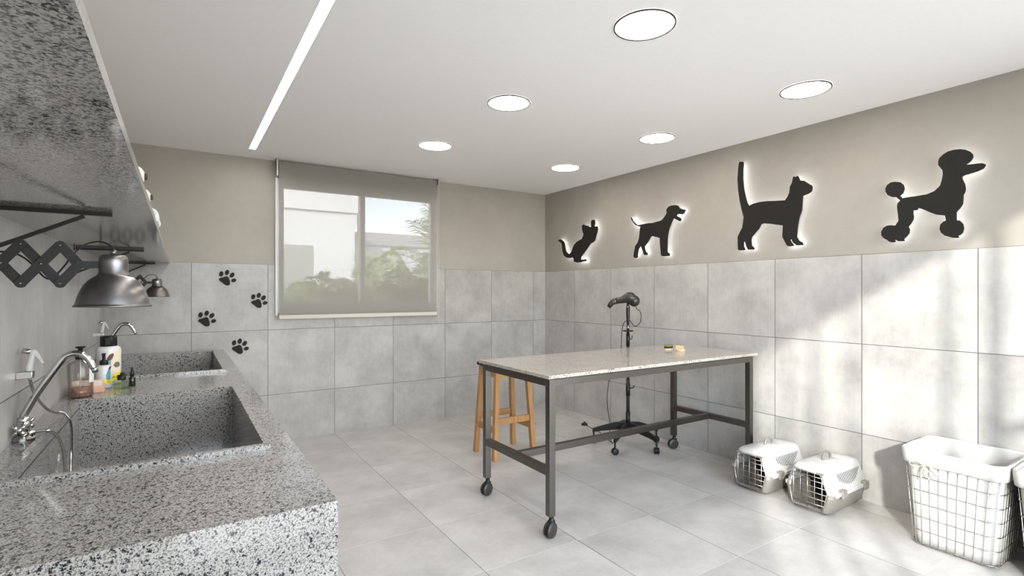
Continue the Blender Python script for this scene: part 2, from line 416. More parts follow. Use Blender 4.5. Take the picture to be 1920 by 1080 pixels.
# glazed front behind the camera
wf = bpy.data.objects.new('window_2', None); COL.objects.link(wf); wf['kind'] = 'structure'
b = MB(); y0, y1 = YF - .055, YF - .015
b.box((FX0, y0, FZ0), (FX1, y1, FZ0 + .05)); b.box((FX0, y0, FZ1 - .012), (FX1, y1, FZ1))
b.box((FX0, y0, FZ0), (FX0 + .012, y1, FZ1))
for x, wd in ((.65, .04), (1.70, .025), (2.0, .065), (3.05, .05), (3.70, .04)): b.box((x - wd/2, y0, FZ0), (x + wd/2, y1, FZ1))
for x in (.385, 1.01): b.box((x - .007, y0, FZ0), (x + .007, y1, FZ1))
b.box((2.0, y0, 1.395), (FX1, y1, 1.455))
b.build('window_frame', M['frame_metal'], wf)
for x0, x1 in ((FX0 + .012, .63), (.67, 1.6875), (1.7125, 1.9675), (2.0325, 3.025), (3.075, 3.68)):
    b = MB(); b.box((x0, YF - .038, FZ0 + .05), (x1, YF - .033, FZ1 - .012)); b.build('pane', M['glass'], wf)
# sky portals help the sampler only
for nm, loc, sx, sy, rx in (('portal_front', ((FX0+FX1)/2, YF - .2, (FZ0+FZ1)/2), FX1-FX0, FZ1-FZ0, PI/2), ('portal_back', ((WX0+WX1)/2, YB + T + .02, (WZ0+WZ1)/2), WX1-WX0, WZ1-WZ0, -PI/2)):
    l = bpy.data.lights.new(nm, 'AREA'); l.shape = 'RECTANGLE'; l.size = sx; l.size_y = sy; l.cycles.is_portal = True
    o = bpy.data.objects.new(nm, l); COL.objects.link(o); o.location = loc; o.rotation_euler = (rx, 0, 0)

# ------------------------------------------------------------------ ceiling lights
def downlight(x, y, label):
    t = thing('round_ceiling_light', label, 'ceiling light', (x, y, H), group='round ceiling lights')
    return t
t0 = downlight(1.772, 2.785, 'round recessed ceiling light with thin black rim, middle one of the left row')
b = MB(); b.lathe([(.131, -.001), (.131, -.006), (.1375, -.006), (.1375, -.001)], n=64); b.bm.faces.ensure_lookup_table(); b.build('rim', M['black_metal'], t0)
b = MB(); b.lathe([(0, -.003), (.131, -.003), (.131, -.001), (0, -.001)], n=64, smooth=False); b.build('diffuser', M['panel_light'], t0)
for x, y, lb in ((1.772, 1.638, 'round recessed ceiling light, largest and nearest, at the top of the photo'),
                 (1.776, 3.928, 'round recessed ceiling light above the roller blind, farthest of the left row'),
                 (3.148, 1.639, 'round recessed ceiling light nearest the right wall above the cat silhouette'),
                 (3.158, 2.789, 'round recessed ceiling light, middle one of the right row'),
                 (3.165, 3.945, 'round recessed ceiling light in the far right corner, smallest in view')):
    dup(t0, (x, y, H), label=lb)
t = thing('linear_ceiling_light', 'long bright recessed strip light running across the white ceiling', 'ceiling light', ((SX0+SX1)/2, SY0, H))
L = SY1 - SY0; hw = (SX1 - SX0) / 2
b = MB(); b.box((-hw, 0, 0), (-hw+.004, L, .05)); b.box((hw-.004, 0, 0), (hw, L, .05)); b.box((-hw+.004, L-.004, 0), (hw-.004, L, .05)); b.box((-hw+.004, 0, 0), (hw-.004, .004, .05))
b.build('housing', M['white_frame'], t)
b = MB(); b.box((-hw+.005, .005, .012), (hw-.005, L-.005, .016)); b.build('diffuser', M['strip_light'], t)

# ------------------------------------------------------------------ roller blind
t = thing('roller_blind', 'sheer taupe roller blind pulled down over the window', 'blind', (1.54, 5.09, H))
hx = .782
b = MB(); b.box((-hx, -.0005, -1.44), (hx, .0005, -.02)); b.build('fabric', M['blind'], t)
b = MB(); b.cyl((-hx, .022, -.035), (hx, .022, -.035), .021, 24); b.build('roller_tube', M['hem'], t)
b = MB(); b.rbox((-hx, -.004, -1.462), (hx, .004, -1.425), .003); b.build('bottom_bar', M['hem'], t)
for sx in (-1, 1):
    b = MB(); x = sx * (hx + .012); b.rbox((x - .010, -.02, -.155), (x + .004, .06, 0), .003) if sx < 0 else b.rbox((x - .006, -.02, -.06), (x + .006, .06, 0), .002)
    b.build('bracket', M['steel_wire'], t)
b = MB()
for k in range(128):
    z = -.03 - 1.45 * k / 127
    for dx in (0, .012): b.ellipsoid((hx + .012 + dx - (.004 if k > 124 else 0), 0, z), .0032, .0032, .0042, n=6, k=4)
b.build('bead_chain', M['white_plastic'], t)
b = MB(); b.box((-hx - .03, -.003, -1.425), (-hx - .012, .004, -1.40)); b.build('clip', M['frame_metal'], t)

# ------------------------------------------------------------------ counter
CX, CY, CZ = .322, 1.278, .884
SINKS = [(1.815, 3.05), (3.72, 4.955)]; RX0, RX1 = -.403, .247
t = thing('granite_counter', 'long speckled grey granite counter along the left wall', 'counter', (0, 0, 0))
XC, YC = XL + .001, YB - .001
b = MB()
xs = [XC, RX0, RX1, CX]; ys = [CY + .02, SINKS[0][0], SINKS[0][1], SINKS[1][0], SINKS[1][1], YC]
for i in range(3):
    for j in range(5):
        if i == 1 and j in (1, 3): continue
        b.box((xs[i], ys[j], CZ - .04), (xs[i+1], ys[j+1], CZ))
b.build('worktop', M['granite'], t)
b = MB(); b.box((XC, CY, 0), (CX, CY + .02, CZ)); b.build('end_panel', M['granite'], t)
b = MB(); b.box((CX - .02, CY + .02, 0), (CX, YC, CZ - .04)); b.build('front_panel', M['granite'], t)
def sink(y0, y1, label):
    L_ = y1 - y0; cy = (y0 + y1) / 2; hx_ = (RX1 - RX0) / 2; cx = (RX0 + RX1) / 2; hy = L_/2; w_ = .02; top = .016; bot = -.30
    t = thing('granite_sink', label, 'sink', (cx, cy, CZ), group='granite wash sinks')
    b = MB()
    b.box((-hx_, -hy, bot), (hx_, -hy + w_, top)); b.box((-hx_, hy - w_, bot), (hx_, hy, top))
    b.box((-hx_, -hy + w_, bot), (-hx_ + w_, hy - w_, top)); b.box((hx_ - w_, -hy + w_, bot), (hx_, hy - w_, top))
    b.box((-hx_ + w_, -hy + w_, bot), (hx_ - w_, hy - w_, bot + .02)); b.build('basin', M['granite'], t)
    b = MB(); b.box((-hx_ + w_, -hy + w_ + .002, -.022), (-hx_ + w_ + .0012, hy - w_ - .002, -.0195)); b.build('seam', M['seam'], t)
    b = MB(); b.lathe([(0, .004), (.035, .004), (.045, 0), (.045, -.004), (0, -.004)], (0, 0, bot + .024), n=32); b.build('drain', M['chrome'], t)
    return t
sink(*SINKS[0], 'large granite basin with raised rim nearest the camera')
sink(*SINKS[1], 'smaller looking granite basin at the far end of the counter')

# ------------------------------------------------------------------ shelf, brackets
b = MB(); b.box((XL, .30, 0), (-.072, YB, .02)); o = b.build('granite_shelf', M['granite'], loc=(0, 0, 1.627)); tag(o, 'long granite wall shelf seen from below at upper left', 'shelf')
def bracket(y, label):
    t = thing('shelf_bracket', label, 'shelf bracket', (XL, y, 1.627), group='black brackets under the granite shelf')
    b = MB(); b.bar((.008, 0, -.007), (.303, 0, -.007), .014, .012); b.build('arm', M['black_metal'], t)
    b = MB(); b.bar((.001, 0, -.141), (.238, 0, -.0165), .012, .010); b.build('brace', M['black_metal'], t)
    b = MB(); b.box((0, -.009, -.018), (.005, .009, -.001)); b.build('wall_plate', M['black_metal'], t)
    return t
br = bracket(1.94, 'black steel shelf bracket nearest the camera, above the big lamp')
dup(br, (XL, 3.55, 1.627), label='middle black steel shelf bracket, tip seen just above the near lamp shade')
dup(br, (XL, 5.13, 1.627), label='farthest black steel shelf bracket, close to the back wall')
# things on the shelf edge
def shelf_jar(x, y, label):
    t = thing('ceramic_jar', label, 'jar', (x, y, 1.647 + .036), group='cream jars lying on the shelf')
    b = MB(); b.lathe([(0, -.16), (.026, -.155), (.036, -.12), (.036, -.055), (.034, -.04), (.029, -.026), (.020, -.013), (.011, -.007), (0, -.006)], axis=(1, 0, 0), n=28); b.build('body', M['ceramic'], t)
    b = MB(); b.lathe([(0, -.008), (.0085, -.008), (.008, -.001), (0, -.001)], axis=(1, 0, 0), n=20); b.build('stopper', M['rubber'], t); return t
j = shelf_jar(-.069, 1.607, 'cream ceramic jar with dark stopper on the shelf edge, higher in the photo')
dup(j, (-.070, 1.953, 1.683), label='cream ceramic jar with dark stopper on the shelf edge, lower in the photo')
b = MB(); b.ellipsoid((0, 0, .026), .03, .05, .026); o = b.build('sponge', M['teal_soft'], loc=(-.104, 2.28, 1.647)); tag(o, 'pale teal sponge on the shelf between jar and white cloth', 'sponge')
b = MB(); random.seed(3)
for k in range(15):
    yy = -.09 + .013 * k; zz = .042 + .010 * math.sin(k * 1.3) + random.uniform(-.003, .003)
    b.tube(bez([(-.12, yy, .02), (-.06, yy, zz * .95), (-.012, yy + .003, zz), (-.002 + .006 * math.sin(k), yy, zz * .6), (.0, yy, .008)], 4), .0085, 7)
o = b.build('folded_cloth', M['cloth'], loc=(-.078, 2.45, 1.647)); tag(o, 'folded white ribbed cloth on the granite shelf edge', 'cloth')

# ------------------------------------------------------------------ scissor wall lamps
def lamp(y, label):
    t = thing('scissor_wall_lamp', label, 'wall lamp', (0, y, 0), group='scissor arm wall lamps')
    def link(p, q, dy, w_=.0215, th=.004):
        p, q = Vector((p[0], dy, p[1])), Vector((q[0], dy, q[1])); d = (q-p).normalized(); a0 = math.atan2(d.z, d.x)
        ol = [(q.x + w_/2*math.cos(a0 - PI/2 + PI*i/8), q.z + w_/2*math.sin(a0 - PI/2 + PI*i/8)) for i in range(9)] + \
             [(p.x + w_/2*math.cos(a0 + PI/2 + PI*i/8), p.z + w_/2*math.sin(a0 + PI/2 + PI*i/8)) for i in range(9)]
        b = MB(); b.prism(ol, (0, dy - th/2, 0), (1, 0, 0), (0, 0, 1), (0, th, 0)); return b.build('scissor_link', M['black_metal'], t, bevel=.0006)
    zt, zm, zb = 1.503, 1.457, 1.410
    xs = [-.421, -.386, -.350, -.316, -.280, -.245, -.210]
    # rising links in front, falling links behind
    link((xs[0], zm), (xs[1], zt), -.003); link((xs[1], zb), (xs[3], zt), -.003); link((xs[3], zb), (xs[5], zt), -.003); link((xs[5], zb), (xs[6], zm), -.003)
    link((xs[0], zm), (xs[1], zb), .003); link((xs[1], zt), (xs[3], zb), .003); link((xs[3], zt), (xs[5], zb), .003); link((xs[5], zt), (xs[6], zm), .003)
    b = MB()
    for x, z in [(xs[0], zm), (xs[2], zm), (xs[4], zm), (xs[6], zm)] + [(xs[k], z) for k in (1, 3, 5) for z in (zt, zb)]:
        b = MB(); b.cyl((x, -.0075, z), (x, .0075, z), .0028, 12); b.build('rivet', M['brushed'], t)
    
    b = MB(); b.bar((-.217, -.006, 1.457), (-.178, -.006, 1.457), .004, .0175); b.box((-.178, -.009, 1.449), (-.171, .009, 1.466)); b.build('end_bracket', M['black_metal'], t)
    b = MB(); b.bar((-.462, 0, 1.457), (-.416, 0, 1.457), .010, .018); b.box((-.4725, -.022, 1.395), (-.462, .022, 1.52)); b.build('wall_plate', M['black_metal'], t)
    c = (-.142, 0, 0)
    sh = MB(); pr = [(.0, 1.4835), (.023, 1.4835), (.0275, 1.480), (.0302, 1.472), (.0306, 1.464), (.0306, 1.438), (.034, 1.431), (.042, 1.4255), (.051, 1.418), (.060, 1.407), (.067, 1.392), (.0725, 1.376), (.0765, 1.360), (.0772, 1.357), (.0805, 1.356), (.0805, 1.352), (.077, 1.352), (.074, 1.358), (.069, 1.378), (.062, 1.397), (.050, 1.412), (.030, 1.424), (0, 1.426)]
    sh.lathe(pr, c, n=64); sh.build('shade', M['brushed'], t)
    b = MB(); b.ellipsoid((-.142, 0, 1.39), .022, .022, .028); b.build('bulb', M['white_plastic'], t)
    b = MB(); b.cyl((-.142, 0, 1.483), (-.142, 0, 1.496), .006, 16); b.build('socket_cap', M['brushed'], t)
    b = MB(); b.cyl((-.173, 0, 1.457), (-.163, 0, 1.457), .008, 16); b.build('swivel', M['black_metal'], t)
    b = MB(); b.tube(bez([(-.142, 0, 1.490), (-.143, .004, 1.499), (-.152, .010, 1.510), (-.166, .014, 1.516), (-.180, .015, 1.516), (-.200, .015, 1.508), (-.220, .014, 1.487), (-.238, .014, 1.456), (-.254, .014, 1.432), (-.267, .014, 1.421), (-.280, .014, 1.429), (-.297, .014, 1.454), (-.314, .014, 1.472), (-.332, .014, 1.482), (-.352, .014, 1.484), (-.40, .013, 1.478), (-.464, .008, 1.47)], 5), .0021, 8)
    b.build('cable', M['black_plastic'], t)
    return t
lm = lamp(1.65, 'large looking dark metal dome lamp on a scissor arm at left, nearest the camera')
dup(lm, (0, 4.60, 0), label='small looking dark dome lamp on a scissor arm over the far sink')

# ------------------------------------------------------------------ faucets and hand sprays
def faucet(y, label):
    t = thing('faucet', label, 'faucet', (-.447, y, CZ), group='chrome gooseneck faucets')
    b = MB(); b.lathe([(0, 0), (.030, 0), (.031, .008), (.024, .016), (.013, .020), (.013, .03), (0, .03)], n=10, smooth=False); b.build('base', M['chrome'], t)
    b = MB(); b.cyl((0, 0, .02), (0, 0, .074), .0165, 20); b.lathe([(.0175, .068), (.0175, .078), (.012, .082), (0, .082)], n=20)
    b.cyl((0, -.045, .047), (0, .045, .047), .0125, 16); b.cyl((0, 0, .03), (.03, 0, .022), .008, 12); b.build('valve_body', M['chrome'], t)
    for s_ in (-1, 1):
        b = MB(); yy = s_ * .052; b.cyl((0, yy - .012, .047), (0, yy + .012, .047), .0085, 12)
        for k in range(4):
            a = PI/4 + k * PI/2; b.tube([(0, yy + s_*.006, .047), (.022*math.cos(a), yy + s_*.009, .047 + .022*math.sin(a))], [.0045, .006], 10)
        b.build('cross_handle', M['chrome'], t)
    sp = [(0, .07), (.0, .085), (.006, .097), (.035, .158), (.077, .231), (.100, .268), (.112, .280), (.129, .287), (.147, .286), (.158, .280), (.170, .267), (.180, .248), (.187, .232)]
    b = MB(); pts = bez([(x, 0, z) for x, z in sp], 4); b.tube(pts, .0112, 16); b.build('spout', M['chrome'], t)
    b = MB(); b.cyl((.185, 0, .236), (.192, 0, .216), .0095, 16); b.build('aerator', M['chrome'], t)
    b = MB(); b.cyl((.006, -.05, .002), (.006, -.05, .016), .008, 14); b.tube(bez([(.008, -.058, .004), (.018, -.085, .004), (.024, -.12, .003), (.03, -.15, .003)], 4), .0022, 8); b.build('soap_tube', M['white_plastic'], t)
    return t
fa = faucet(2.37, 'chrome gooseneck faucet with cross handles beside the near sink')
dup(fa, (-.447, 4.36, CZ), label='chrome gooseneck faucet over the far sink behind the bottles')
def spray(y, label):
    t = thing('hand_spray', label, 'hand spray', (XL, y, 1.095), group='white trigger hand sprays on the wall')
    b = MB(); b.rbox((0, -.018, -.006), (.043, .018, .018), .002); b.build('holder', M['chrome'], t)
    b = MB(); b.tube(bez([(.030, 0, .018), (.033, 0, .040), (.038, 0, .068), (.041, 0, .084)], 4), [.0115] * 4 + [.0105] * 4 + [.0095] * 4 + [.009], 14)
    b.ellipsoid((.041, 0, .084), .0125, .011, .010); b.build('handle', M['white_plastic'], t)
    b = MB(); b.prism([(.040, .092), (.052, .088), (.060, .072), (.071, .044), (.066, .042), (.055, .062), (.046, .074)], (0, -.005, 0), (1, 0, 0), (0, 0, 1), (0, .010, 0)); b.build('trigger', M['white_plastic'], t, bevel=.001)
    b = MB(); b.cyl((.040, 0, .084), (.014, -.004, .091), .0095, 16); b.build('spray_head', M['chrome'], t)
    pts = bez([(.033, 0, -.006), (.034, .03, -.045), (.036, .08, -.085), (.042, .14, -.125), (.053, .20, -.160), (.068, .245, -.178), (.085, .262, -.186), (.102, .268, -.215), (.108, .270, -.27), (.108, .26, -.36), (.110, .22, -.43), (.112, .16, -.455), (.112, .12, -.42), (.112, .10, -.36), (.112, .07, -.29), (.108, .02, -.235), (.102, -.02, -.205), (.092, -.046, -.187), (.070, -.048, -.184), (.055, -.048, -.186)], 10)
    b = MB(); rr = [.0054 if i % 2 else .0044 for i in range(len(pts))]; b.tube(pts, rr, 8); b.build('hose', M['chrome'], t)
    return t
sp = spray(2.418, 'white trigger hand spray on its wall holder beside the near faucet')
dup(sp, (XL, 4.41, 1.095), label='white trigger hand spray on the wall behind the big shampoo bottle')

# ------------------------------------------------------------------ bottles on the counter
def wrap(poly, r, name, mat, parent, cuts=5, a0=0):
    """polygon in (arc length, height) mm-scale, laid on a cylinder of radius r"""
    bm = bmesh.new(); vs = [bm.verts.new((x, z, 0)) for x, z in poly]; f = bm.faces.new(vs)
    bmesh.ops.triangulate(bm, faces=[f]); bmesh.ops.subdivide_edges(bm, edges=bm.edges[:], cuts=cuts, use_grid_fill=True)
    for v in bm.verts:
        a = a0 + v.co.x / r; v.co = (r * math.cos(a), r * math.sin(a), v.co.y)
    mb = MB(); mb.bm.free(); mb.bm = bm; return mb.build(name, mat, parent)
def wrap_text(txt, size, x, z, r, a0, mat, parent):
    cu = bpy.data.curves.new('t', 'FONT'); cu.body = txt; cu.size = size; cu.resolution_u = 2
    ob = bpy.data.objects.new('t', cu); COL.objects.link(ob); dg = bpy.context.evaluated_depsgraph_get()
    me = bpy.data.meshes.new_from_object(ob.evaluated_get(dg)); bpy.data.objects.remove(ob)
    bm = bmesh.new(); bm.from_mesh(me); bpy.data.meshes.remove(me)
    for v in bm.verts:
        a = a0 + (v.co.x + x) / r; v.co = (r * math.cos(a), r * math.sin(a), v.co.y + z)
    mb = MB(); mb.bm.free(); mb.bm = bm; return mb.build('lettering', mat, parent)
# big white shampoo bottle
t = thing('shampoo_bottle', 'tall white shampoo bottle with black cap and yellow banner label', 'bottle', (-.33, 3.585, CZ)); r = .0555
b = MB(); b.lathe([(0, 0), (r - .006, 0), (r, .005), (r, .185), (r - .004, .199), (r - .014, .207), (.03, .209), (0, .209)], n=48); b.build('body', M['white_gloss'], t)
b = MB(); b.lathe([(0, .208), (.038, .208), (.038, .258), (.035, .263), (0, .263)], n=40); b.rbox((-.012, -.046, .214), (.012, -.030, .256), .003); b.build('cap', M['black_plastic'], t)
A = math.radians(-61)
wrap([(-.031, .030), (-.036, .09), (-.030, .13), (-.018, .155), (-.002, .165), (-.002, .03)], r + .0004, 'teal_patch', M['teal'], t, a0=A)
wrap([(-.012, .06), (-.014, .10), (-.012, .15), (-.002, .178), (.012, .188), (.030, .186), (.040, .17), (.042, .12), (.040, .06)], r + .0008, 'ivory_patch', M['ivory'], t, a0=A)
wrap([(-.030, .128), (-.030, .148), (-.020, .165), (-.006, .172), (.0, .165), (-.004, .15), (-.010, .138), (-.022, .132)], r + .0012, 'maroon_patch', M['maroon'], t, a0=A)
wrap([(-.004, .105), (.006, .120), (.018, .124), (.030, .118), (.036, .104), (.026, .094), (.008, .092)], r + .0012, 'brown_patch', simple('grey maroon print', (.17, .125, .13), .5, 0, .02), t, a0=A)
wrap([(-.046, .055), (-.044, .066), (-.010, .060), (.010, .058), (.030, .061), (.044, .068), (.046, .056), (.044, .032), (.028, .026), (.0, .022), (-.03, .026), (-.046, .034)], r + .0016, 'banner', M['yellow'], t, a0=A)
wrap_text('Wash', .0195, -.013, .034, r + .0021, A, M['ink'], t)
# small white pump bottle
t = thing('lotion_bottle', 'small white pump bottle with yellow banner in front of the tall bottle', 'bottle', (-.337, 3.445, CZ)); r = .0345
b = MB(); b.lathe([(0, 0), (r - .004, 0), (r, .004), (r, .108), (r - .004, .116), (.02, .121), (0, .122)], n=40); b.build('body', M['white_gloss'], t)
b = MB(); b.lathe([(0, .121), (.0185, .121), (.0185, .144), (.010, .147), (.0075, .15), (.0075, .176), (0, .178)], n=24); b.rbox((-.008, -.026, .172), (.008, .012, .182), .003); b.build('pump', M['black_plastic'], t)
A = math.radians(-52)
wrap([(-.010, .040), (-.011, .07), (-.004, .092), (.008, .104), (.012, .10), (.012, .040)], r + .0004, 'teal_patch', M['teal'], t, a0=A)
wrap([(.0, .098), (.003, .110), (.012, .116), (.018, .114), (.014, .104), (.006, .096)], r + .0008, 'maroon_patch', M['maroon'], t, a0=A)
wrap([(-.032, .050), (-.026, .040), (-.034, .034), (-.018, .034), (-.010, .022), (.016, .026), (.026, .034), (.026, .050), (.014, .044), (-.006, .042), (-.010, .050), (-.016, .052)], r + .0010, 'banner', M['yellow'], t, a0=A)
wrap_text('Pu', .016, -.004, .028, r + .0015, A, M['ink'], t)
# glass pump bottle
t = thing('soap_dispenser', 'clear glass pump bottle with peach liquid behind the near faucet', 'soap dispenser', (-.402, 3.20, CZ)); r = .0505
b = MB(); b.lathe([(0, 0), (r - .004, 0), (r, .005), (r, .158), (r - .006, .168), (.024, .178), (.019, .184), (.019, .19), (.0175, .19), (.0175, .184), (.022, .175), (r - .009, .165), (r - .0035, .156), (r - .0035, .008), (0, .006)], n=48); b.build('glass_body', M['bottle_glass'], t)
b = MB(); b.lathe([(0, .007), (r - .005, .009), (r - .005, .046), (0, .046)], n=40); b.build('liquid', M['amber_liquid'], t)
b = MB(); b.lathe([(0, .182), (.0185, .182), (.0195, .186), (.0195, .203), (.009, .205), (.009, .232), (.012, .234), (.020, .238), (.020, .243), (0, .243)], n=28); b.build('pump', M['black_plastic'], t)
b = MB(); b.cyl((0, 0, .02), (0, 0, .182), .0025, 10); b.build('dip_tube', M['white_plastic'], t)
wrap([(-.022, .072), (-.022, .142), (.022, .142), (.022, .072)], r + .0006, 'paper_label', M['label_white'], t, a0=math.radians(-18))
# cartons
b = MB(); b.rbox((-.062, -.030, 0), (.062, .030, .033), .003); o = b.build('soap_carton', M['peach'], loc=(-.384, 3.315, CZ)); tag(o, 'peach soap carton lying on the counter under the cream one', 'box')
b = MB(); b.rbox((-.060, -.028, 0), (.060, .028, .027), .002); o = b.build('soap_carton', M['cream'], loc=(-.390, 3.318, CZ + .033)); tag(o, 'cream soap carton stacked on the peach carton', 'box')
# perfume and dropper
t = thing('perfume_bottle', 'square pale green glass bottle with black cap in front of the tall bottle', 'bottle', (-.256, 3.365, CZ))
b = MB(); b.rbox((-.034, -.022, 0), (.034, .022, .048), .004); b.build('glass_body', M['green_glass'], t)
b = MB(); b.rbox((-.029, -.017, .005), (.029, .017, .034), .003); b.build('liquid', glassy('green tonic', (.90, .94, .86), .02), t)
b = MB(); b.lathe([(0, .047), (.018, .047), (.019, .052), (.019, .072), (.010, .074), (0, .074)], n=24); b.rbox((-.006, -.014, .073), (.013, .008, .084), .002); b.build('cap', M['black_plastic'], t)
t = thing('dropper_bottle', 'tiny dark dropper bottle beside the green glass bottle', 'bottle', (-.2155, 3.42, CZ))
b = MB(); b.lathe([(0, 0), (.014, 0), (.0155, .003), (.0155, .042), (.012, .050), (.007, .054), (.007, .058), (0, .058)], n=28); b.build('glass_body', M['green_dark'], t)
b = MB(); b.lathe([(0, .056), (.0105, .056), (.0105, .074), (.007, .076), (.0065, .088), (.0045, .098), (0, .101)], n=20); b.build('dropper_cap', M['black_plastic'], t)

# ------------------------------------------------------------------ paw prints
PAD = [(0.287,1.495),(0.293,1.508),(0.319,1.517),(0.342,1.526),(0.357,1.521),(0.366,1.501),(0.372,1.475),(0.369,1.453),(0.353,1.446),(0.334,1.452),(0.311,1.474),(0.293,1.487)]
TOES = [((.304, 1.547), .016, .023, 12), ((.349, 1.560), .016, .0235, 15), ((.388, 1.538), .0165, .024, 32), ((.401, 1.491), .0205, .0155, -22)]
PC = (.334, 1.487)
def smooth_closed(p, n=4):
    k = len(p); out = []
    for i in range(k):
        a, b_, c, d = [Vector(p[(i+j) % k]) for j in (-1, 0, 1, 2)]
        for s_ in range(n):
            t_ = s_ / n; out.append(tuple(.5 * ((2*b_) + (c-a)*t_ + (2*a-5*b_+4*c-d)*t_*t_ + (3*b_-a-3*c+d)*t_**3)))
    return out
def paw(x, z, label):
    t = thing('paw_print', label, 'wall decoration', (x, YB, z), group='black paw prints on the back wall')
    b = MB(); b.prism(smooth_closed([(p[0]-PC[0], p[1]-PC[1]) for p in PAD]), (0, -.001, 0), (1, 0, 0), (0, 0, 1), (0, -.010, 0)); b.build('paw_pad', M['black_board'], t)
    for (c, rx, rz, an) in TOES:
        a = -math.radians(an); ol = []
        for i in range(20):
            u, v = rx*math.cos(2*PI*i/20), rz*math.sin(2*PI*i/20); ol.append((c[0]-PC[0] + u*math.cos(a) - v*math.sin(a), c[1]-PC[1] + u*math.sin(a) + v*math.cos(a)))
        b = MB(); b.prism(ol, (0, -.001, 0), (1, 0, 0), (0, 0, 1), (0, -.010, 0)); b.build('toe_pad', M['black_board'], t)
    return t
p0 = paw(.334, 1.487, 'topmost of the four black paw prints on the back wall')
dup(p0, (.587, YB, 1.284), label='black paw print closest to the roller blind')
dup(p0, (.179, YB, 1.131), label='leftmost of the four black paw prints on the back wall')
dup(p0, (.434, YB, .876), label='lowest of the four black paw prints, just above the counter end')

# ------------------------------------------------------------------ back-lit silhouettes
KITTEN = [(4.871,2.001),(4.858,2.012),(4.818,2.01),(4.776,1.986),(4.751,1.957),(4.741,1.907),(4.729,1.867),(4.693,1.836),(4.663,1.824),(4.625,1.851),(4.602,1.893),(4.573,1.933),(4.521,1.963),(4.441,1.984),(4.42,2.015),(4.414,2.038),(4.431,2.072),(4.437,2.092),(4.44,2.134),(4.409,2.142),(4.389,2.131),(4.35,2.124),(4.308,2.101),(4.284,2.102),(4.288,2.154),(4.274,2.178),(4.234,2.175),(4.224,2.143),(4.23,2.102),(4.187,2.098),(4.18,2.074),(4.187,2.039),(4.207,2.0),(4.22,1.961),(4.234,1.942),(4.267,1.928),(4.3,1.921),(4.336,1.887),(4.406,1.827),(4.449,1.788),(4.456,1.755),(4.406,1.749),(4.385,1.753),(4.354,1.742),(4.364,1.732),(4.42,1.73),(4.463,1.722),(4.521,1.723),(4.573,1.733),(4.583,1.748),(4.583,1.773),(4.605,1.787),(4.655,1.781),(4.716,1.789),(4.763,1.816),(4.787,1.861),(4.798,1.906),(4.802,1.951),(4.818,1.972),(4.85,1.985)]
DOG = [(3.693,2.133),(3.679,2.133),(3.662,2.1),(3.64,2.077),(3.606,2.055),(3.563,2.048),(3.519,2.051),(3.466,2.052),(3.404,2.048),(3.353,2.054),(3.302,2.059),(3.273,2.082),(3.248,2.11),(3.238,2.128),(3.245,2.144),(3.238,2.161),(3.214,2.179),(3.181,2.183),(3.138,2.18),(3.11,2.17),(3.096,2.147),(3.064,2.133),(3.035,2.124),(3.03,2.116),(3.046,2.096),(3.064,2.087),(3.101,2.095),(3.121,2.095),(3.129,2.083),(3.119,2.075),(3.087,2.058),(3.078,2.043),(3.082,2.03),(3.096,2.03),(3.119,2.042),(3.143,2.055),(3.159,2.064),(3.168,2.054),(3.185,2.025),(3.203,1.989),(3.219,1.952),(3.227,1.918),(3.232,1.876),(3.233,1.83),(3.235,1.784),(3.233,1.756),(3.214,1.747),(3.204,1.731),(3.209,1.722),(3.273,1.722),(3.3,1.727),(3.309,1.742),(3.312,1.781),(3.319,1.836),(3.322,1.896),(3.342,1.903),(3.383,1.914),(3.414,1.925),(3.433,1.921),(3.45,1.895),(3.477,1.865),(3.512,1.833),(3.509,1.802),(3.496,1.777),(3.471,1.758),(3.477,1.745),(3.514,1.748),(3.525,1.763),(3.535,1.792),(3.552,1.822),(3.56,1.839),(3.573,1.832),(3.59,1.812),(3.598,1.784),(3.604,1.756),(3.604,1.731),(3.62,1.724),(3.645,1.727),(3.656,1.742),(3.651,1.779),(3.64,1.816),(3.634,1.844),(3.601,1.875),(3.584,1.914),(3.576,1.963),(3.571,2.012),(3.563,2.029),(3.59,2.035),(3.629,2.052),(3.656,2.078),(3.679,2.106)]
CAT = [(2.497,2.44),(2.468,2.433),(2.465,2.42),(2.47,2.367),(2.47,2.292),(2.461,2.208),(2.447,2.147),(2.434,2.1),(2.418,2.073),(2.381,2.084),(2.329,2.09),(2.27,2.088),(2.204,2.08),(2.128,2.073),(2.109,2.095),(2.095,2.127),(2.09,2.169),(2.074,2.197),(2.067,2.237),(2.059,2.238),(2.046,2.231),(2.04,2.239),(2.031,2.235),(2.017,2.202),(1.988,2.193),(1.959,2.169),(1.933,2.149),(1.93,2.13),(1.935,2.109),(1.959,2.096),(1.997,2.087),(2.001,2.033),(2.004,1.981),(2.021,1.938),(2.029,1.901),(2.036,1.848),(2.04,1.792),(2.021,1.76),(1.999,1.748),(1.99,1.729),(2.04,1.73),(2.051,1.737),(2.067,1.752),(2.084,1.783),(2.086,1.769),(2.074,1.749),(2.054,1.73),(2.063,1.727),(2.105,1.728),(2.117,1.741),(2.147,1.801),(2.144,1.887),(2.188,1.897),(2.245,1.911),(2.295,1.92),(2.316,1.916),(2.333,1.883),(2.364,1.853),(2.394,1.823),(2.399,1.795),(2.394,1.754),(2.377,1.74),(2.372,1.728),(2.381,1.722),(2.425,1.726),(2.438,1.745),(2.447,1.778),(2.459,1.802),(2.463,1.784),(2.463,1.751),(2.452,1.735),(2.454,1.723),(2.506,1.725),(2.514,1.738),(2.516,1.834),(2.497,1.87),(2.475,1.906),(2.463,1.988),(2.479,2.044),(2.497,2.121),(2.511,2.207),(2.518,2.301),(2.511,2.384),(2.505,2.429)]
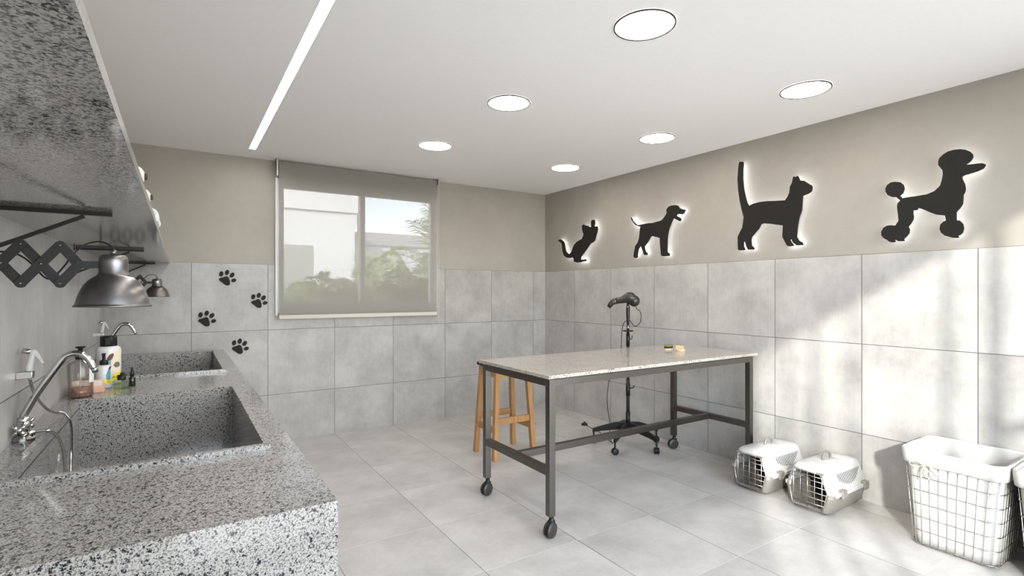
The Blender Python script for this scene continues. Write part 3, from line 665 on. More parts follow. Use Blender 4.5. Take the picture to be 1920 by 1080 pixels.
POODLE = [(1.182,2.111),(1.192,2.127),(1.202,2.144),(1.203,2.164),(1.197,2.185),(1.179,2.203),(1.156,2.216),(1.128,2.219),(1.098,2.216),(1.074,2.206),(1.054,2.191),(1.043,2.173),(1.042,2.157),(1.049,2.14),(1.061,2.129),(1.075,2.121),(1.049,2.118),(1.021,2.117),(1.0,2.114),(0.989,2.106),(0.988,2.097),(0.997,2.083),(1.021,2.073),(1.049,2.067),(1.078,2.062),(1.091,2.056),(1.089,2.039),(1.079,2.012),(1.075,1.983),(1.078,1.962),(1.085,1.951),(1.086,1.929),(1.088,1.898),(1.098,1.877),(1.11,1.863),(1.117,1.852),(1.117,1.807),(1.101,1.802),(1.087,1.781),(1.083,1.756),(1.088,1.731),(1.101,1.718),(1.11,1.716),(1.105,1.706),(1.113,1.703),(1.136,1.706),(1.151,1.713),(1.171,1.722),(1.189,1.741),(1.196,1.764),(1.192,1.79),(1.179,1.804),(1.165,1.811),(1.17,1.84),(1.187,1.845),(1.21,1.85),(1.237,1.865),(1.264,1.883),(1.285,1.896),(1.303,1.903),(1.305,1.894),(1.313,1.891),(1.328,1.893),(1.328,1.872),(1.325,1.855),(1.327,1.835),(1.338,1.813),(1.353,1.794),(1.346,1.776),(1.348,1.753),(1.361,1.734),(1.376,1.72),(1.373,1.708),(1.386,1.706),(1.407,1.709),(1.42,1.72),(1.424,1.716),(1.42,1.705),(1.442,1.703),(1.457,1.711),(1.466,1.721),(1.487,1.735),(1.499,1.753),(1.499,1.778),(1.487,1.801),(1.466,1.813),(1.445,1.813),(1.421,1.808),(1.404,1.837),(1.407,1.875),(1.411,1.91),(1.412,1.93),(1.409,1.947),(1.395,1.963),(1.409,1.978),(1.416,1.988),(1.439,1.991),(1.463,2.007),(1.475,2.03),(1.476,2.051),(1.466,2.073),(1.445,2.086),(1.421,2.085),(1.395,2.077),(1.378,2.058),(1.373,2.033),(1.38,2.007),(1.397,1.993),(1.384,1.975),(1.358,1.977),(1.313,1.977),(1.258,1.98),(1.221,1.993),(1.194,2.02),(1.185,2.053),(1.18,2.085)]
def inset(ol, d):
    ar = sum(a[0]*b_[1] - b_[0]*a[1] for a, b_ in zip(ol, ol[1:] + ol[:1])); sg = 1 if ar > 0 else -1; n = len(ol); out = []
    for i in range(n):
        a, c = Vector(ol[i-1]), Vector(ol[(i+1) % n]); tv = (c - a).normalized(); nn = Vector((-tv.y, tv.x)) * sg
        out.append(tuple(Vector(ol[i]) + nn * d))
    return out
def silhouette(name, ol, label, so):
    cy = sum(p[0] for p in ol)/len(ol); z0 = min(p[1] for p in ol)
    t = thing(name, label, 'wall decoration', (XR, cy, z0)); q = [(p[0]-cy, p[1]-z0) for p in ol]
    b = MB(); b.prism(q, (-.028, 0, 0), (0, 1, 0), (0, 0, 1), (-.010, 0, 0)); b.build('panel', M['black_board'], t)
    # led strip following the edge on the back of the panel
    s_ = inset(q, .014); b = MB(); n = len(s_)
    for i in range(n):
        a, c = s_[i], s_[(i+1) % n]
        if (Vector(a) - Vector(c)).length < 1e-4: continue
        b.bar((-.0225, a[0], a[1]), (-.0225, c[0], c[1]), .003, .009, up=(1, 0, 0))
    b.build('led_backlight', M['halo_led'], t)
    b = MB(); b.cyl((-.0275, so[0]-cy, so[1]-z0), (.004, so[0]-cy, so[1]-z0), .008, 12); b.build('standoff', M['steel_wire'], t)
    return t
silhouette('kitten_silhouette', KITTEN, 'black back-lit cutout of a kitten reaching up, nearest the room corner', (4.47, 1.87))
silhouette('dog_silhouette', DOG, 'black back-lit cutout of a standing dog with thin raised tail', (3.40, 1.98))
silhouette('cat_silhouette', CAT, 'black back-lit cutout of a standing cat with tall upright tail', (2.25, 2.0))
silhouette('poodle_silhouette', POODLE, 'black back-lit cutout of a clipped poodle with pompom tail', (1.17, 1.97))

# ------------------------------------------------------------------ casters (shared shape)
def caster(parent, x, y, top, r=.036, rz=0.0, sub=True, wide=.016, kids='caster'):
    """top = height of the leg end; wheel stands on z=0"""
    c, s_ = math.cos(rz), math.sin(rz)
    R_ = lambda p: (x + p[0]*c - p[1]*s_, y + p[0]*s_ + p[1]*c, p[2])
    b = MB(); b.cyl(R_((0, 0, r)), R_((0, 0, top)), .014, 16); b.cyl(R_((0, 0, r + .02)), R_((0, 0, r + .046)), .0215, 20)
    # hood
    ol = [(r*1.03*math.cos(a), r*1.03*math.sin(a)) for a in [PI*(-.05 + 1.1*i/14) for i in range(15)]]
    o = Vector(R_((-.012, 0, r))); ux = Vector((c, s_, 0)); uy = Vector((-s_, c, 0))
    b.prism(ol, o - uy * .006, ux, (0, 0, 1), uy * .012)
    b.bar(R_((-r*.9, 0, r*.75)), R_((-r*1.35, 0, r*.7)), .012, .006)
    hs = b.build(kids, M['black_plastic'], parent)
    for sd_ in (-1, 1):
        b = MB(); d0 = sd_ * .007
        ax = uy * sd_
        b.lathe([(0, 0), (r*.97, 0), (r, .002), (r, wide*.55), (r*.93, wide*.85), (r*.6, wide*1.0), (0, wide*1.05)], o + uy * d0, ax, 32); b.build('wheel', M['caster_hub'] if sub else M['black_plastic'], hs)
    return hs

# ------------------------------------------------------------------ grooming table
TX, TY = 1.748, 2.32; TW, TD = 1.952, .76
t = thing('grooming_table', 'granite topped grooming table on a dark metal frame with casters', 'table', (TX, TY, 0))
b = MB(); b.rbox((-.020, -.020, .900), (TW + .028, TD + .020, .921), .0015, seg=1); b.build('tabletop', M['granite_t'], t)
b = MB(); b.box((.012, .012, .893), (TW - .012, TD - .012, .900)); b.build('spacer', M['black_metal'], t)
LW = .042; z0, z1 = .118, .893
for sx in (0, 1):
    for sy in (0, 1):
        x = sx * (TW - LW); y = sy * (TD - .040); b = MB(); b.box((x, y, z0), (x + LW, y + .040, z1)); lg = b.build('leg', M['frame_metal'], t, bevel=.0015)
        caster(t, x + LW/2 + .004, y + .020 - .004, z0, .044, math.radians(18) if sx == 0 else math.radians(-25))
for y in (0, TD - .040):
    b = MB(); b.box((LW, y, z1 - .040), (TW - LW, y + .040, z1)); b.build('long_rail', M['frame_metal'], t, bevel=.001)
for x in (0, TW - LW):
    b = MB(); b.box((x, .040, z1 - .040), (x + LW, TD - .040, z1)); b.build('end_rail', M['frame_metal'], t, bevel=.001)
    b = MB(); b.box((x, .040, .345), (x + LW, TD - .040, .387)); b.build('cross_bar', M['frame_metal'], t, bevel=.001)
b = MB(); b.box((LW, TD/2 - .02, .345), (TW - LW, TD/2 + .02, .387)); b.build('stretcher', M['frame_metal'], t, bevel=.001)

# brushes on the table
t = thing('green_brush', 'green topped pet brush lying bristles down on the table', 'brush', (3.335, 2.825, .921), math.radians(10))
def oval(hx_, hy_, n=28): return [(hx_*math.cos(2*PI*i/n), hy_*math.sin(2*PI*i/n)) for i in range(n)]
b = MB(); b.prism(oval(.047, .030), (0, 0, .001), (1, 0, 0), (0, 1, 0), (0, 0, .010)); b.build('brush_back', M['cream'], t, bevel=.002)
b = MB()
for i in range(11):
    for k in range(-1, 2): b.cyl((-.040 + .008*i, k*.014, .010), (-.040 + .008*i, k*.014, .026), .0022, 5)
b.build('bristles', M['rubber'], t)
b = MB(); b.prism(oval(.046, .029), (0, 0, .025), (1, 0, 0), (0, 1, 0), (0, 0, .011)); b.build('brush_pad', M['green_bristle'], t, bevel=.003)
t = thing('wooden_brush', 'pale wooden pin brush lying bristles up beside the green one', 'brush', (3.335, 2.715, .921), math.radians(60))
b = MB(); b.prism(oval(.056, .036), (0, 0, .001), (1, 0, 0), (0, 1, 0), (0, 0, .013)); b.build('brush_back', M['wood_pale'], t, bevel=.003)
b = MB(); b.prism(oval(.052, .032), (0, 0, .013), (1, 0, 0), (0, 1, 0), (0, 0, .003)); b.build('brush_pad', M['cream'], t)
b = MB()
for i in range(9):
    for k in range(-2, 3):
        x, y = -.044 + .011*i, k*.0115
        if (x/.05)**2 + (y/.03)**2 > 1: continue
        hgt = .034 + .006*math.sin(i*2.1 + k); b.cyl((x, y, .014), (x*1.05, y*1.05, hgt), .0012, 5); b.ellipsoid((x*1.05, y*1.05, hgt), .0024, .0024, .0024, n=8, k=5)
b.build('bristles', M['gold'], t)

# ------------------------------------------------------------------ stool
t = thing('bar_stool', 'wooden stool with splayed legs and thin black seat behind the table', 'stool', (2.36, 3.78, 0))
bx, by = .193, .160; tx, ty = .150, .125; zt = .755
def leg_at(sx, sy, z): k = z / zt; return ((bx + (tx - bx)*k) * sx, (by + (ty - by)*k) * sy)
for sx, sy in ((-1, -1), (1, -1), (1, 1), (-1, 1)):
    p = leg_at(sx, sy, 0); q = leg_at(sx, sy, zt); b = MB(); pts = []
    for (c_, z) in ((p, .0), (q, zt)):
        for dx, dy in ((-1, -1), (1, -1), (1, 1), (-1, 1)): pts.append((c_[0] + dx*.020, c_[1] + dy*.020, z))
    b.poly(pts, [(3,2,1,0),(4,5,6,7),(0,1,5,4),(1,2,6,5),(2,3,7,6),(3,0,4,7)]); b.build('leg', M['wood'], t, bevel=.0015)
def rail(s0, s1, z, hgt, name='rung', th=.022):
    a = leg_at(*s0, z); c_ = leg_at(*s1, z); d = Vector((c_[0]-a[0], c_[1]-a[1], 0)).normalized() * .019
    b = MB(); b.bar((a[0]+d.x, a[1]+d.y, z), (c_[0]-d.x, c_[1]-d.y, z), th, hgt); b.build(name, M['wood'], t, bevel=.001)
rail((-1,-1), (1,-1), .315, .052); rail((-1,1), (1,1), .315, .052); rail((-1,-1), (-1,1), .245, .052); rail((1,-1), (1,1), .245, .052)
for s0, s1 in (((-1,-1),(1,-1)), ((-1,1),(1,1)), ((-1,-1),(-1,1)), ((1,-1),(1,1))): rail(s0, s1, .712, .075, 'apron')
b = MB(); b.rbox((-.185, -.165, zt), (.185, .165, zt + .026), .006); b.build('seat', M['black_plastic'], t)

# ------------------------------------------------------------------ dryer stand and dryer
DX, DY = 3.40, 3.34
t = thing('dryer_stand', 'black adjustable pole stand on a five star wheeled base', 'stand', (DX, DY, 0))
b = MB(); b.cyl((0, 0, .30), (0, 0, .60), .0155, 20); b.build('lower_pole', M['black_metal'], t)
b = MB(); b.cyl((0, 0, .55), (0, 0, 1.035), .0125, 20); b.build('upper_pole', M['black_metal'], t)
b = MB(); b.cyl((0, 0, .19), (0, 0, .305), .020, 20); b.build('base_socket', M['black_plastic'], t)
b = MB(); b.cyl((0, 0, .45), (0, 0, .565), .0195, 20); b.tube([(.012, -.012, .52), (.034, -.034, .525), (.040, -.036, .545)], .005, 8); b.build('lower_clamp', M['black_plastic'], t)
b = MB(); b.cyl((0, 0, .90), (0, 0, 1.01), .0165, 20); b.tube([(.012, -.010, .96), (.024, -.022, .965), (.026, -.024, .995)], .004, 8); b.build('upper_clamp', M['black_plastic'], t)
b = MB(); b.lathe([(0, 1.032), (.044, 1.032), (.047, 1.037), (.047, 1.042), (0, 1.045)], n=32); b.build('tray_disc', M['black_plastic'], t)
a0 = math.atan2(3.20 - DY, 3.085 - DX)
for k in range(5):
    a = a0 + 2*PI*k/5; ux = Vector((math.cos(a), math.sin(a), 0)); uy = Vector((-ux.y, ux.x, 0)); b = MB()
    P_ = [(.010, .215, .155, .024), (.12, .205, .140, .020), (.24, .165, .120, .015), (.318, .135, .100, .012)]
    rings = []
    for s_, zt_, zb_, hw_ in P_:
        rings.append([b.bm.verts.new(ux*s_ + uy*w_ + Vector((0, 0, z_))) for w_, z_ in ((-hw_, zb_), (hw_, zb_), (hw_*.7, zt_), (-hw_*.7, zt_))])
    for A_, B_ in zip(rings, rings[1:]):
        for j in range(4): b.bm.faces.new((A_[j], A_[(j+1) % 4], B_[(j+1) % 4], B_[j]))
    b.bm.faces.new(rings[0][::-1]); b.bm.faces.new(rings[-1]); b.cyl(ux*.306 + Vector((0, 0, .06)), ux*.306 + Vector((0, 0, .105)), .009, 10)
    lg = b.build('leg', M['black_plastic'], t, bevel=.003)
    b = MB(); c_ = ux * .306 + Vector((0, 0, .028)); wa = Vector((math.cos(a + .9), math.sin(a + .9), 0))
    for sd_ in (-1, 1): b.lathe([(0, 0), (.026, 0), (.028, .003), (.028, .013), (.022, .017), (0, .018)], c_ + wa * sd_ * .004, wa * sd_, 24)
    b.lathe([(0, 0), (.022, 0), (.022, .008), (0, .008)], c_ - wa * .004 + Vector((0, 0, .006)), wa, 20); b.build('caster', M['black_plastic'], lg)
# dryer held on top
ang = -math.radians(32.816) + PI      # nozzle towards picture left
t = thing('hair_dryer', 'black grooming hair dryer with angled nozzle clipped on the stand', 'hair dryer', (DX, DY, 1.045), ang + math.radians(-12))
b = MB()
def loft(b, secs, n=28):
    rings = []
    for (c_, d, ra, rb) in secs:
        c_, d = Vector(c_), Vector(d).normalized(); u = Vector((0, 1, 0)); v = d.cross(u).normalized()
        rings.append([b.bm.verts.new(c_ + u*ra*math.cos(2*PI*i/n) + v*rb*math.sin(2*PI*i/n)) for i in range(n)])
    for A_, B_ in zip(rings, rings[1:]):
        for j in range(n): f = b.bm.faces.new((A_[j], A_[(j+1) % n], B_[(j+1) % n], B_[j])); f.smooth = True
    b.bm.faces.new(rings[0][::-1]); b.bm.faces.new(rings[-1])
loft(b, [((-.066, 0, .278), (1, 0, 0), .038, .036), ((-.050, 0, .286), (1, 0, .02), .050, .048), ((-.025, 0, .290), (1, 0, 0), .054, .052), ((.000, 0, .290), (1, 0, -.08), .053, .050), ((.020, 0, .284), (1, 0, -.2), .047, .041), ((.050, 0, .272), (1, 0, -.22), .038, .032), ((.085, 0, .265), (1, 0, -.2), .033, .028), ((.112, 0, .260), (1, 0, -.2), .031, .027)])
b.build('housing', M['brushed_black'] if 'brushed_black' in M else simple('satin dark brown black shell', (.024, .020, .017), .36), t)
b = MB(); b.ellipsoid((-.055, 0, .262), .050, .050, .052); b.build('fan_cap', simple('satin black cap', (.018, .016, .015), .32), t)
b = MB(); b.lathe([(.029, 0), (.0325, 0), (.0325, .004), (.029, .004)], (.110, 0, .2605), (1, 0, -.2), 28); b.build('trim_ring', M['steel_wire'], t)
b = MB()
loft(b, [((.113, 0, .260), (1, 0, -.25), .031, .027), ((.135, 0, .250), (1, 0, -.6), .029, .026), ((.155, 0, .230), (.8, 0, -1), .027, .023), ((.170, 0, .205), (.7, 0, -1), .025, .019)])
nz = b.build('nozzle', M['brushed_black'] if 'brushed_black' in M else simple('dark brown black nozzle', (.022, .018, .016), .42), t)
b = MB(); b.lathe([(0, 0), (1, 0), (1, .02), (0, .02)], (0, 0, 0), (0, 0, 1), 24)
bmesh.ops.transform(b.bm, matrix=Matrix.Translation((.1698, 0, .2046)) @ Vector((.7, 0, -1)).to_track_quat('Z', 'Y').to_matrix().to_4x4() @ Matrix.Diagonal((.017, .022, .08, 1)), verts=b.bm.verts); b.build('outlet', M['hole_shade'], nz)  # solid dark cap, its colour stands for shade inside the nozzle
b = MB(); b.tube([(0, 0, .245), (0, 0, .22), (0, 0, .19), (0, 0, .15), (0, 0, .11), (0, 0, .07), (.0, 0, .045)], [.011, .014, .017, .0175, .016, .012, .0105], 18); b.build('handle', M['black_plastic'], t)
b = MB(); b.cyl((0, 0, -.002), (0, 0, .046), .0115, 16); b.build('mount', M['brushed'], t)
b = MB(); b.cyl((.002, .014, .208), (.002, .0195, .208), .006, 14); b.build('button', M['steel_wire'], t)
W = t.matrix_world if False else (Matrix.Translation(t.location) @ t.rotation_euler.to_matrix().to_4x4()); Wi = W.inverted()
Rv = Vector((math.cos(math.radians(32.816)), -math.sin(math.radians(32.816)), 0)); Fv = Vector((-Rv.y, Rv.x, 0))
def dl(r_, z, f_=0): return Wi @ (Vector((DX, DY, 0)) + Rv*r_ + Fv*f_ + Vector((0, 0, z)))
cord = [dl(.072, 1.255, 0), dl(.080, 1.235, 0), dl(.105, 1.215), dl(.118, 1.18), (dl(.112, 1.12)), dl(.085, 1.085), dl(.055, 1.083), dl(.028, 1.115), dl(.015, 1.13, -.016), dl(-.008, 1.13, -.02), dl(-.035, 1.11), dl(-.052, 1.04, .01), dl(-.056, .95, .02), dl(-.058, .86, .03), dl(-.085, .72, .05), dl(-.150, .62, .06), dl(-.175, .45, .06), dl(-.170, .33, .08), dl(-.150, .20, .09), dl(-.142, .08, .11), dl(-.130, .006, .10)]
g = lambda x, y: Wi @ Vector((x, y, .005))
cord += [g(3.33, 3.46), g(3.37, 3.56), g(3.44, 3.70), g(3.49, 3.85), g(3.52, 3.98), g(3.54, 4.06), g(3.544, 4.085)]
b = MB(); b.tube(bez(cord, 6), .0032, 8); cr = b.build('cord', M['black_plastic'], t)
b = MB(); pc = Wi @ Vector((3.544, 4.101, 0)); b.lathe([(0, 0), (.030, 0), (.032, .004), (.030, .018), (.018, .022), (.010, .024), (.010, .034), (0, .036)], pc, n=24); b.build('plug', M['black_plastic'], cr)

# ------------------------------------------------------------------ pet carriers
def carrier(x, y, label):
    t = thing('pet_carrier', label, 'pet carrier', (x, y, 0), group='white and taupe pet carriers')
    # axes: +x back (to the wall), front at -x; profile across y,z
    X0, X1 = -.235, .235
    def prof(k):   # half outlines, k = shrink
        lo = [(-.150, .135), (-.143, .10), (-.118, .018), (-.105, .004), (.105, .004), (.118, .018), (.143, .10), (.150, .135)]
        up = [(.150, .135), (.146, .150), (.108, .258), (.096, .280), (.076, .290), (-.076, .290), (-.096, .280), (-.108, .258), (-.146, .150), (-.150, .135)]
        f = lambda P_: [((a*(1 - k/.15)), .145 + (z - .145)*(1 - k/.145)) for a, z in P_]
        return f(lo), f(up)
    def shell(idx, name, mat, secs, inner=.006):
        b = MB()
        def skin(off, rev):
            rings = []
            for (x_, k, dz) in secs:
                P_ = prof(k + off)[idx]; rings.append([b.bm.verts.new((x_ + (0 if not rev else (-.0 if x_ < 0 else -.006)), a, z)) for a, z in P_])
            for A_, B_ in zip(rings, rings[1:]):
                for j in range(len(A_) - 1): f = b.bm.faces.new((A_[j], A_[j+1], B_[j+1], B_[j])); f.smooth = True
            b.bm.faces.new(rings[-1]); return rings
        o_ = skin(0, False); i_ = skin(inner, True)
        for j in range(len(o_[0]) - 1): b.bm.faces.new((o_[0][j], o_[0][j+1], i_[0][j+1], i_[0][j]))
        for e in (0, -1):
            for k_ in range(len(o_) - 1): b.bm.faces.new((o_[k_][e], o_[k_+1][e], i_[k_+1][e], i_[k_][e]))
        return b.build(name, mat, t)
    secs = [(X0, .030, 0), (X0 + .010, .012, 0), (X0 + .035, .001, 0), (X0 + .10, 0, 0), (X1 - .09, 0, 0), (X1 - .03, .004, 0), (X1 - .006, .016, 0), (X1, .032, 0)]
    shell(0, 'tub', M['taupe_plastic'], secs); lid = shell(1, 'lid', M['white_plastic'], secs)
    # flange of the lid
    b = MB()
    for s_ in (-1, 1):
        b.rbox((X0 + .03, s_*.146, .124), (X1 - .03, s_*.160, .150), .004)
    b.rbox((X1 - .04, -.140, .124), (X1 + .002, .140, .148), .004); b.build('rim', M['white_plastic'], lid)
    # door surround and wire door
    hexo = [(-.118, .150), (-.094, .030), (.094, .030), (.118, .150), (.088, .252), (-.088, .252)]
    hexi = [(a*.93, .145 + (z - .145)*.93) for a, z in hexo]
    b = MB(); xf = X0 - .004
    b.tube([(xf, a, z) for a, z in hexo], .0032, 8, closed=True)
    def zlim(y_):
        a = abs(y_); return (.030 if a <= .094 else .03 + (a-.094)/.024*.12), (.252 if a <= .088 else .252 - (a-.088)/.030*.102)
    for i, y_ in enumerate((-.088, -.044, 0, .044, .088)):
        lo_, hi_ = zlim(y_); b.tube([(xf, y_, lo_ - .008*(abs(y_) > .08)), (xf, y_, hi_ + .008*(abs(y_) > .08))], .0034 if abs(y_) > .08 else .0019, 8)
    for z_ in (.062, .098, .134, .170, .205, .232):
        w_ = (.094 + (z_ - .03)/.12*.024) if z_ < .15 else (.118 - (z_ - .15)/.102*.030); b.tube([(xf - .002, -w_, z_), (xf - .002, w_, z_)], .0017, 6)
    b.build('door', M['steel_wire'], t)
    for y_ in (-.075, .075):
        b = MB(); b.rbox((X0 - .008, y_ - .020, .252), (X0 + .016, y_ + .020, .262), .003); b.build('door_latch', M['taupe_plastic'], t)
    # front frame between shell edge and door
    for nm, sel, m_ in (('front_frame', True, M['white_plastic']), ('front_sill', False, M['taupe_plastic'])):
        P_ = prof(.028)[1 if sel else 0]
        if sel: outer = P_; inner = [(.112, .135), (.110, .150), (.090, .225), (.084, .246), (.076, .252), (-.076, .252), (-.084, .246), (-.090, .225), (-.110, .150), (-.112, .135)]
        else: outer = P_; inner = [(-.112, .135), (-.108, .10), (-.092, .036), (-.086, .030), (.086, .030), (.092, .036), (.108, .10), (.112, .135)]
        b = MB(); vo = [b.bm.verts.new((X0 - .001, a, z)) for a, z in outer]; vi = [b.bm.verts.new((X0 + .001, a, z)) for a, z in inner]; vj = [b.bm.verts.new((X0 + .012, a*.99, z)) for a, z in inner]
        for j in range(len(vo) - 1): b.bm.faces.new((vo[j], vo[j+1], vi[j+1], vi[j])); b.bm.faces.new((vi[j], vi[j+1], vj[j+1], vj[j]))
        b.build(nm, m_, t)
    # side clips
    for s_ in (-1, 1):
        for xx in (-.125, .165):
            b = MB(); b.rbox((xx - .028, s_*.158, .110), (xx + .028, s_*.172, .158), .005); b.rbox((xx - .028, s_*.140, .152), (xx + .028, s_*.170, .162), .003)
            b.tube([(xx + .016*math.cos(a), s_*.1725, .134 + .018*math.sin(a)) for a in [PI*k/8 - PI/2*0 - PI for k in range(9)]], .0018, 6); b.build('clip', M['taupe_plastic'], t)
    # handle
    b = MB(); b.tube(bez([(-.050, 0, .286), (-.046, 0, .312), (-.028, 0, .332), (0, 0, .338), (.028, 0, .332), (.046, 0, .312), (.050, 0, .286)], 5), .0075, 12); b.build('handle', M['taupe_plastic'], t)
    b = MB(); b.lathe([(0, .291), (.075, .291), (.078, .289), (0, .287)], n=32); b.build('handle_plate', M['white_plastic'], lid)
    # vent slots on both slopes: solid dark bars painting the shade of holes
    for s_ in (-1, 1):
        b = MB()
        for k in range(15):
            xx = -.110 + .0195*k; z1_ = .243; z0_ = .243 - .062*math.sin(PI*min(1, (k + 3)/17)) - .008
            q = lambda z: Vector((xx + (z1_ - z)*.22, s_*(.1475 - (z - .150)/.108*.038 + .0012), z))
            b.bar(q(z0_), q(z1_), .0038, .0016, up=(0, s_, .35))
        b.build('vent_slots', M['hole_shade'], lid)
    return t
c0 = carrier(3.575, 1.725, 'white pet carrier with taupe base nearer the wire basket')
dup(c0, (3.575, 2.12, 0), label='white pet carrier with taupe base nearer the table leg')

# ------------------------------------------------------------------ wire laundry baskets
def basket(x, y, label):
    t = thing('wire_basket', label, 'basket', (x, y, 0), group='lined wire laundry baskets')
    Ht = .50
    def sec(z, off=0, n=7):
        k = z/Ht; return rrect(.180 + .022*k + off, .180 + .036*k + off, .055, n)
    b = MB()
    for z in [.012] + [.012 + .0735*i for i in range(1, 7)]:
        b.tube([(p[0], p[1], z) for p in sec(z)], .0022, 7, closed=True)
    def perim(s_, z):
        P_ = sec(z, 0, 7); n = len(P_); f = s_*n; i = int(f) % n; fr_ = f - int(f); a, c_ = P_[i], P_[(i+1) % n]; return (a[0] + (c_[0]-a[0])*fr_, a[1] + (c_[1]-a[1])*fr_, z)
    def along(P_, m_):
        L_ = [0]
        for a, c_ in zip(P_, P_[1:] + P_[:1]): L_.append(L_[-1] + math.dist(a, c_))
        out = []
        for k in range(m_):
            s_ = L_[-1]*k/m_
            for i in range(len(P_)):
                if L_[i+1] >= s_: f = (s_ - L_[i])/max(1e-9, L_[i+1]-L_[i]); a, c_ = P_[i], P_[(i+1) % len(P_)]; out.append((a[0]+(c_[0]-a[0])*f, a[1]+(c_[1]-a[1])*f)); break
        return out
    m_ = 38; B0, B1 = along(sec(.008), m_), along(sec(Ht), m_)
    for k in range(m_):
        a, c_ = B0[k], B1[k]; mid = [a[i]*.97 for i in (0, 1)]
        b.tube([(mid[0]*.93, mid[1]*.93, .006), (a[0], a[1], .006), (a[0]*1.0, a[1], .014), (c_[0], c_[1], Ht)], .0017, 6)
    for z in (.006,):
        for k in range(-3, 4):
            b.tube([(k*.05, -.178, z), (k*.05, .178, z)], .0015, 6); b.tube([(-.178, k*.05, z), (.178, k*.05, z)], .0015, 6)
    b.build('wire_frame', M['steel_wire'], t)
    # liner bag with slight folds
    b = MB(); rings = []; zs = [.012, .06, .15, .25, .35, .44, .52]
    rnd = random.Random(5)
    for z in zs:
        base = along(sec(min(z, Ht), -.0075), 120)
        rings.append([b.bm.verts.new((p[0]*(1 + .006*math.sin(i*.9 + z*6)*(1 if z < .5 else .3)), p[1]*(1 + .006*math.cos(i*.7 + z*5)*(1 if z < .5 else .3)), z)) for i, p in enumerate(base)])
    for A_, B_ in zip(rings, rings[1:]):
        for j in range(120): f = b.bm.faces.new((A_[j], A_[(j+1) % 120], B_[(j+1) % 120], B_[j])); f.smooth = True
    b.bm.faces.new(rings[0][::-1]); o = b.build('liner', M['cloth'], t)
    md = o.modifiers.new('thick', 'SOLIDIFY'); md.thickness = .003
    # cuff folded over the rim
    b = MB(); rings = []
    for z, off in ((.508, -.009), (.524, -.004), (.529, .003), (.524, .009), (.50, .010), (.47, .009), (.448, .008), (.446, .003), (.46, .002), (.51, .003)):
        base = along(sec(min(z, .52), off), 120); rings.append([b.bm.verts.new((p[0] + .0012*math.sin(i*1.1), p[1] + .0012*math.cos(i*1.3), z + .0015*math.sin(i*.4))) for i, p in enumerate(base)])
    for A_, B_ in zip(rings, rings[1:] + rings[:1]):
        for j in range(120): f = b.bm.faces.new((A_[j], A_[(j+1) % 120], B_[(j+1) % 120], B_[j])); f.smooth = True
    b.build('cuff', M['cloth'], t)
    # bow
    b = MB(); x_ = -.218; yb = .105; zb = .452
    b.tube(bez([(x_, yb, zb), (x_ - .012, yb + .03, zb + .018), (x_ - .012, yb + .058, zb + .010), (x_ - .006, yb + .062, zb - .004), (x_ - .010, yb + .04, zb - .014), (x_, yb, zb)], 6), .0022, 7)
    b.tube(bez([(x_, yb, zb), (x_ - .014, yb - .03, zb + .004), (x_ - .014, yb - .062, zb - .02), (x_ - .006, yb - .070, zb - .042), (x_ - .010, yb - .05, zb - .044), (x_ - .012, yb - .02, zb - .018), (x_, yb, zb)], 6), .0022, 7)
    b.tube(bez([(x_ - .004, yb, zb), (x_ - .010, yb + .008, zb - .03), (x_ - .008, yb + .012, zb - .075)], 6), .0022, 7)
    b.tube(bez([(x_ - .004, yb, zb), (x_ - .010, yb - .010, zb - .03), (x_ - .008, yb - .026, zb - .068)], 6), .0022, 7)
    b.ellipsoid((x_ - .003, yb, zb), .005, .006, .005, n=10, k=6); b.build('string_bow', M['string'], t)
    return t
b0 = basket(3.592, 1.025, 'square steel wire basket with white cloth liner and string bow')
dup(b0, (3.592, .565, 0), label='second lined wire basket cut off by the right edge of the photo')

# ------------------------------------------------------------------ outside the window
b = MB(); b.box((-8, 12, -.12), (3.40, 18, 3.20), M['stucco']); b.box((-8.05, 11.93, 3.20), (3.46, 18.05, 3.62), M['stucco'])
o = b.build('white_building'); tag(o, 'white stucco building with flat parapet seen through the window', 'building')
b = MB(); b.box((3.9, 16, -.12), (12, 19, 2.85), M['stucco_grey']); b.box((3.85, 15.9, 2.85), (12, 19.1, 3.24), M['grey_render']); b.box((3.95, 15.96, -.1), (12, 16, 2.3), M['stucco'])
o2 = b.build('grey_house'); tag(o2, 'low pale grey house with flat roof behind the palms', 'building')
b = MB(); b.box((6.30, 15.93, .9), (6.95, 15.99, 1.55)); b.build('house_window', M['grey_render'], o2)
b = MB(); b.box((-3, 9.0, -.12), (1.87, 9.2, 2.16)); o = b.build('garden_wall', M['grey_render']); tag(o, 'grey rendered garden wall at the left of the window view', 'wall')
t = thing('chain_link_fence', 'chain link fence beside the white building, seen as a thin strip at its corner', 'fence', (3.60, 12.1, 0))
for y in (.3, 3.3, 6.3):
    b = MB(); b.cyl((0, y, -.12), (0, y, 3.62), .025, 10); b.tube([(0, y, 3.55), (-.12, y, 3.72)], .02, 8); b.build('post', M['steel_wire'], t)
b = MB(); b.cyl((0, 0, 3.5), (0, 6.4, 3.5), .015, 8); b.build('top_rail', M['steel_wire'], t)
b = MB()
for k in range(-30, 64):
    for s_ in (1, -1):
        y0, y1 = k*.1, k*.1 + 2.6
        if s_ < 0: y0, y1 = y1, y0
        if min(y0, y1) < 0 or max(y0, y1) > 6.4: continue
        b.bar((0, y0, .9), (0, y1, 3.5), .007, .007, up=(1, 0, 0))
b.build('mesh', M['steel_wire'], t)
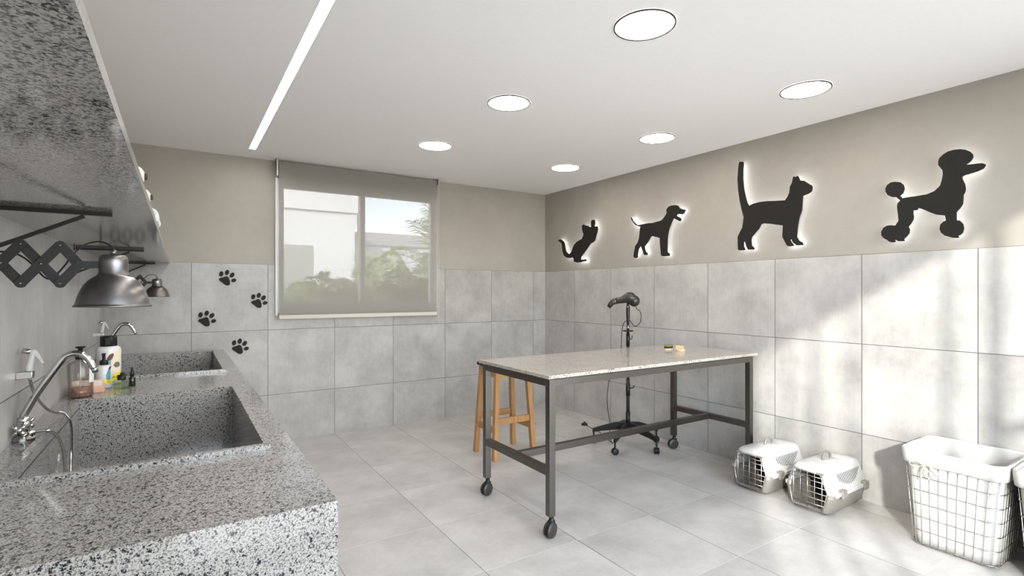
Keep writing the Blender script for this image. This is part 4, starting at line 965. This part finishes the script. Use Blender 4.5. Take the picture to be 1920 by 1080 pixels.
def palm(x, y, hgt, n, label, seed, spread=1.0):
    rnd = random.Random(seed)
    t = thing('areca_palm', label, 'palm', (x, y, -.12), group='palms outside the window')
    b = MB()
    for k in range(4): b.tube([(rnd.uniform(-.08, .08), rnd.uniform(-.08, .08), 0), (rnd.uniform(-.1, .1), rnd.uniform(-.1, .1), hgt*.35)], [.035, .022], 8)
    b.build('stem', M['trunk'], t)
    for k in range(n):
        b = MB(); a = 2*PI*k/n + rnd.uniform(-.25, .25); lean = rnd.uniform(.2, .8)*spread; L_ = hgt*rnd.uniform(.75, 1.0); d = Vector((math.cos(a), math.sin(a), 0)); sd_ = Vector((-d.y, d.x, 0))
        z0_ = hgt*.25; pts = []
        for i in range(15):
            s_ = i/14; pts.append(Vector((0, 0, z0_)) + d*(lean*L_*.75*s_**1.3) + Vector((0, 0, L_*(1.0*s_ - (.12 + .45*lean)*s_**2.6))))
        b.tube(pts, [.010*(1 - .8*i/14) + .002 for i in range(15)], 5)
        for i in range(3, 15):
            for h_ in (0, .33, .67):
                if i == 14 and h_: continue
                c_ = pts[i] if not h_ else pts[i].lerp(pts[i+1], h_); tg = (pts[min(i+1, 14)] - pts[i-1]).normalized()
                ll = .36*math.sin(PI*min(1, .18 + .80*(i + h_)/15))*hgt/2 + .05
                for s_ in (-1, 1):
                    dr = (sd_*s_*.85 + tg*.75 + Vector((0, 0, rnd.uniform(-.1, .25)))).normalized(); nrm = tg.cross(dr).normalized(); wv = dr.cross(nrm)*.0095
                    m1 = c_ + dr*ll*.55; e = c_ + dr*ll + Vector((0, 0, -.28*ll))
                    b.poly([c_ - wv*.4, c_ + wv*.4, m1 + wv, e, m1 - wv], [(0, 1, 2, 3, 4)])
        b.build('frond', M['palm'], t)
    return t
palm(1.55, 7.9, 1.85, 24, 'leftmost palm outside the window, in front of the grey garden wall', 1)
palm(2.50, 7.8, 2.08, 28, 'middle palm outside the window, in front of the central window bar', 2)
palm(3.30, 8.0, 2.10, 28, 'right palm outside the window, its fronds filling the right pane', 4)
palm(4.35, 8.6, 3.3, 22, 'tall palm at the right edge of the window view', 8, 1.2)
palm(.70, 7.6, 1.45, 16, 'low palm partly hidden at the left window edge', 12, 1.2)
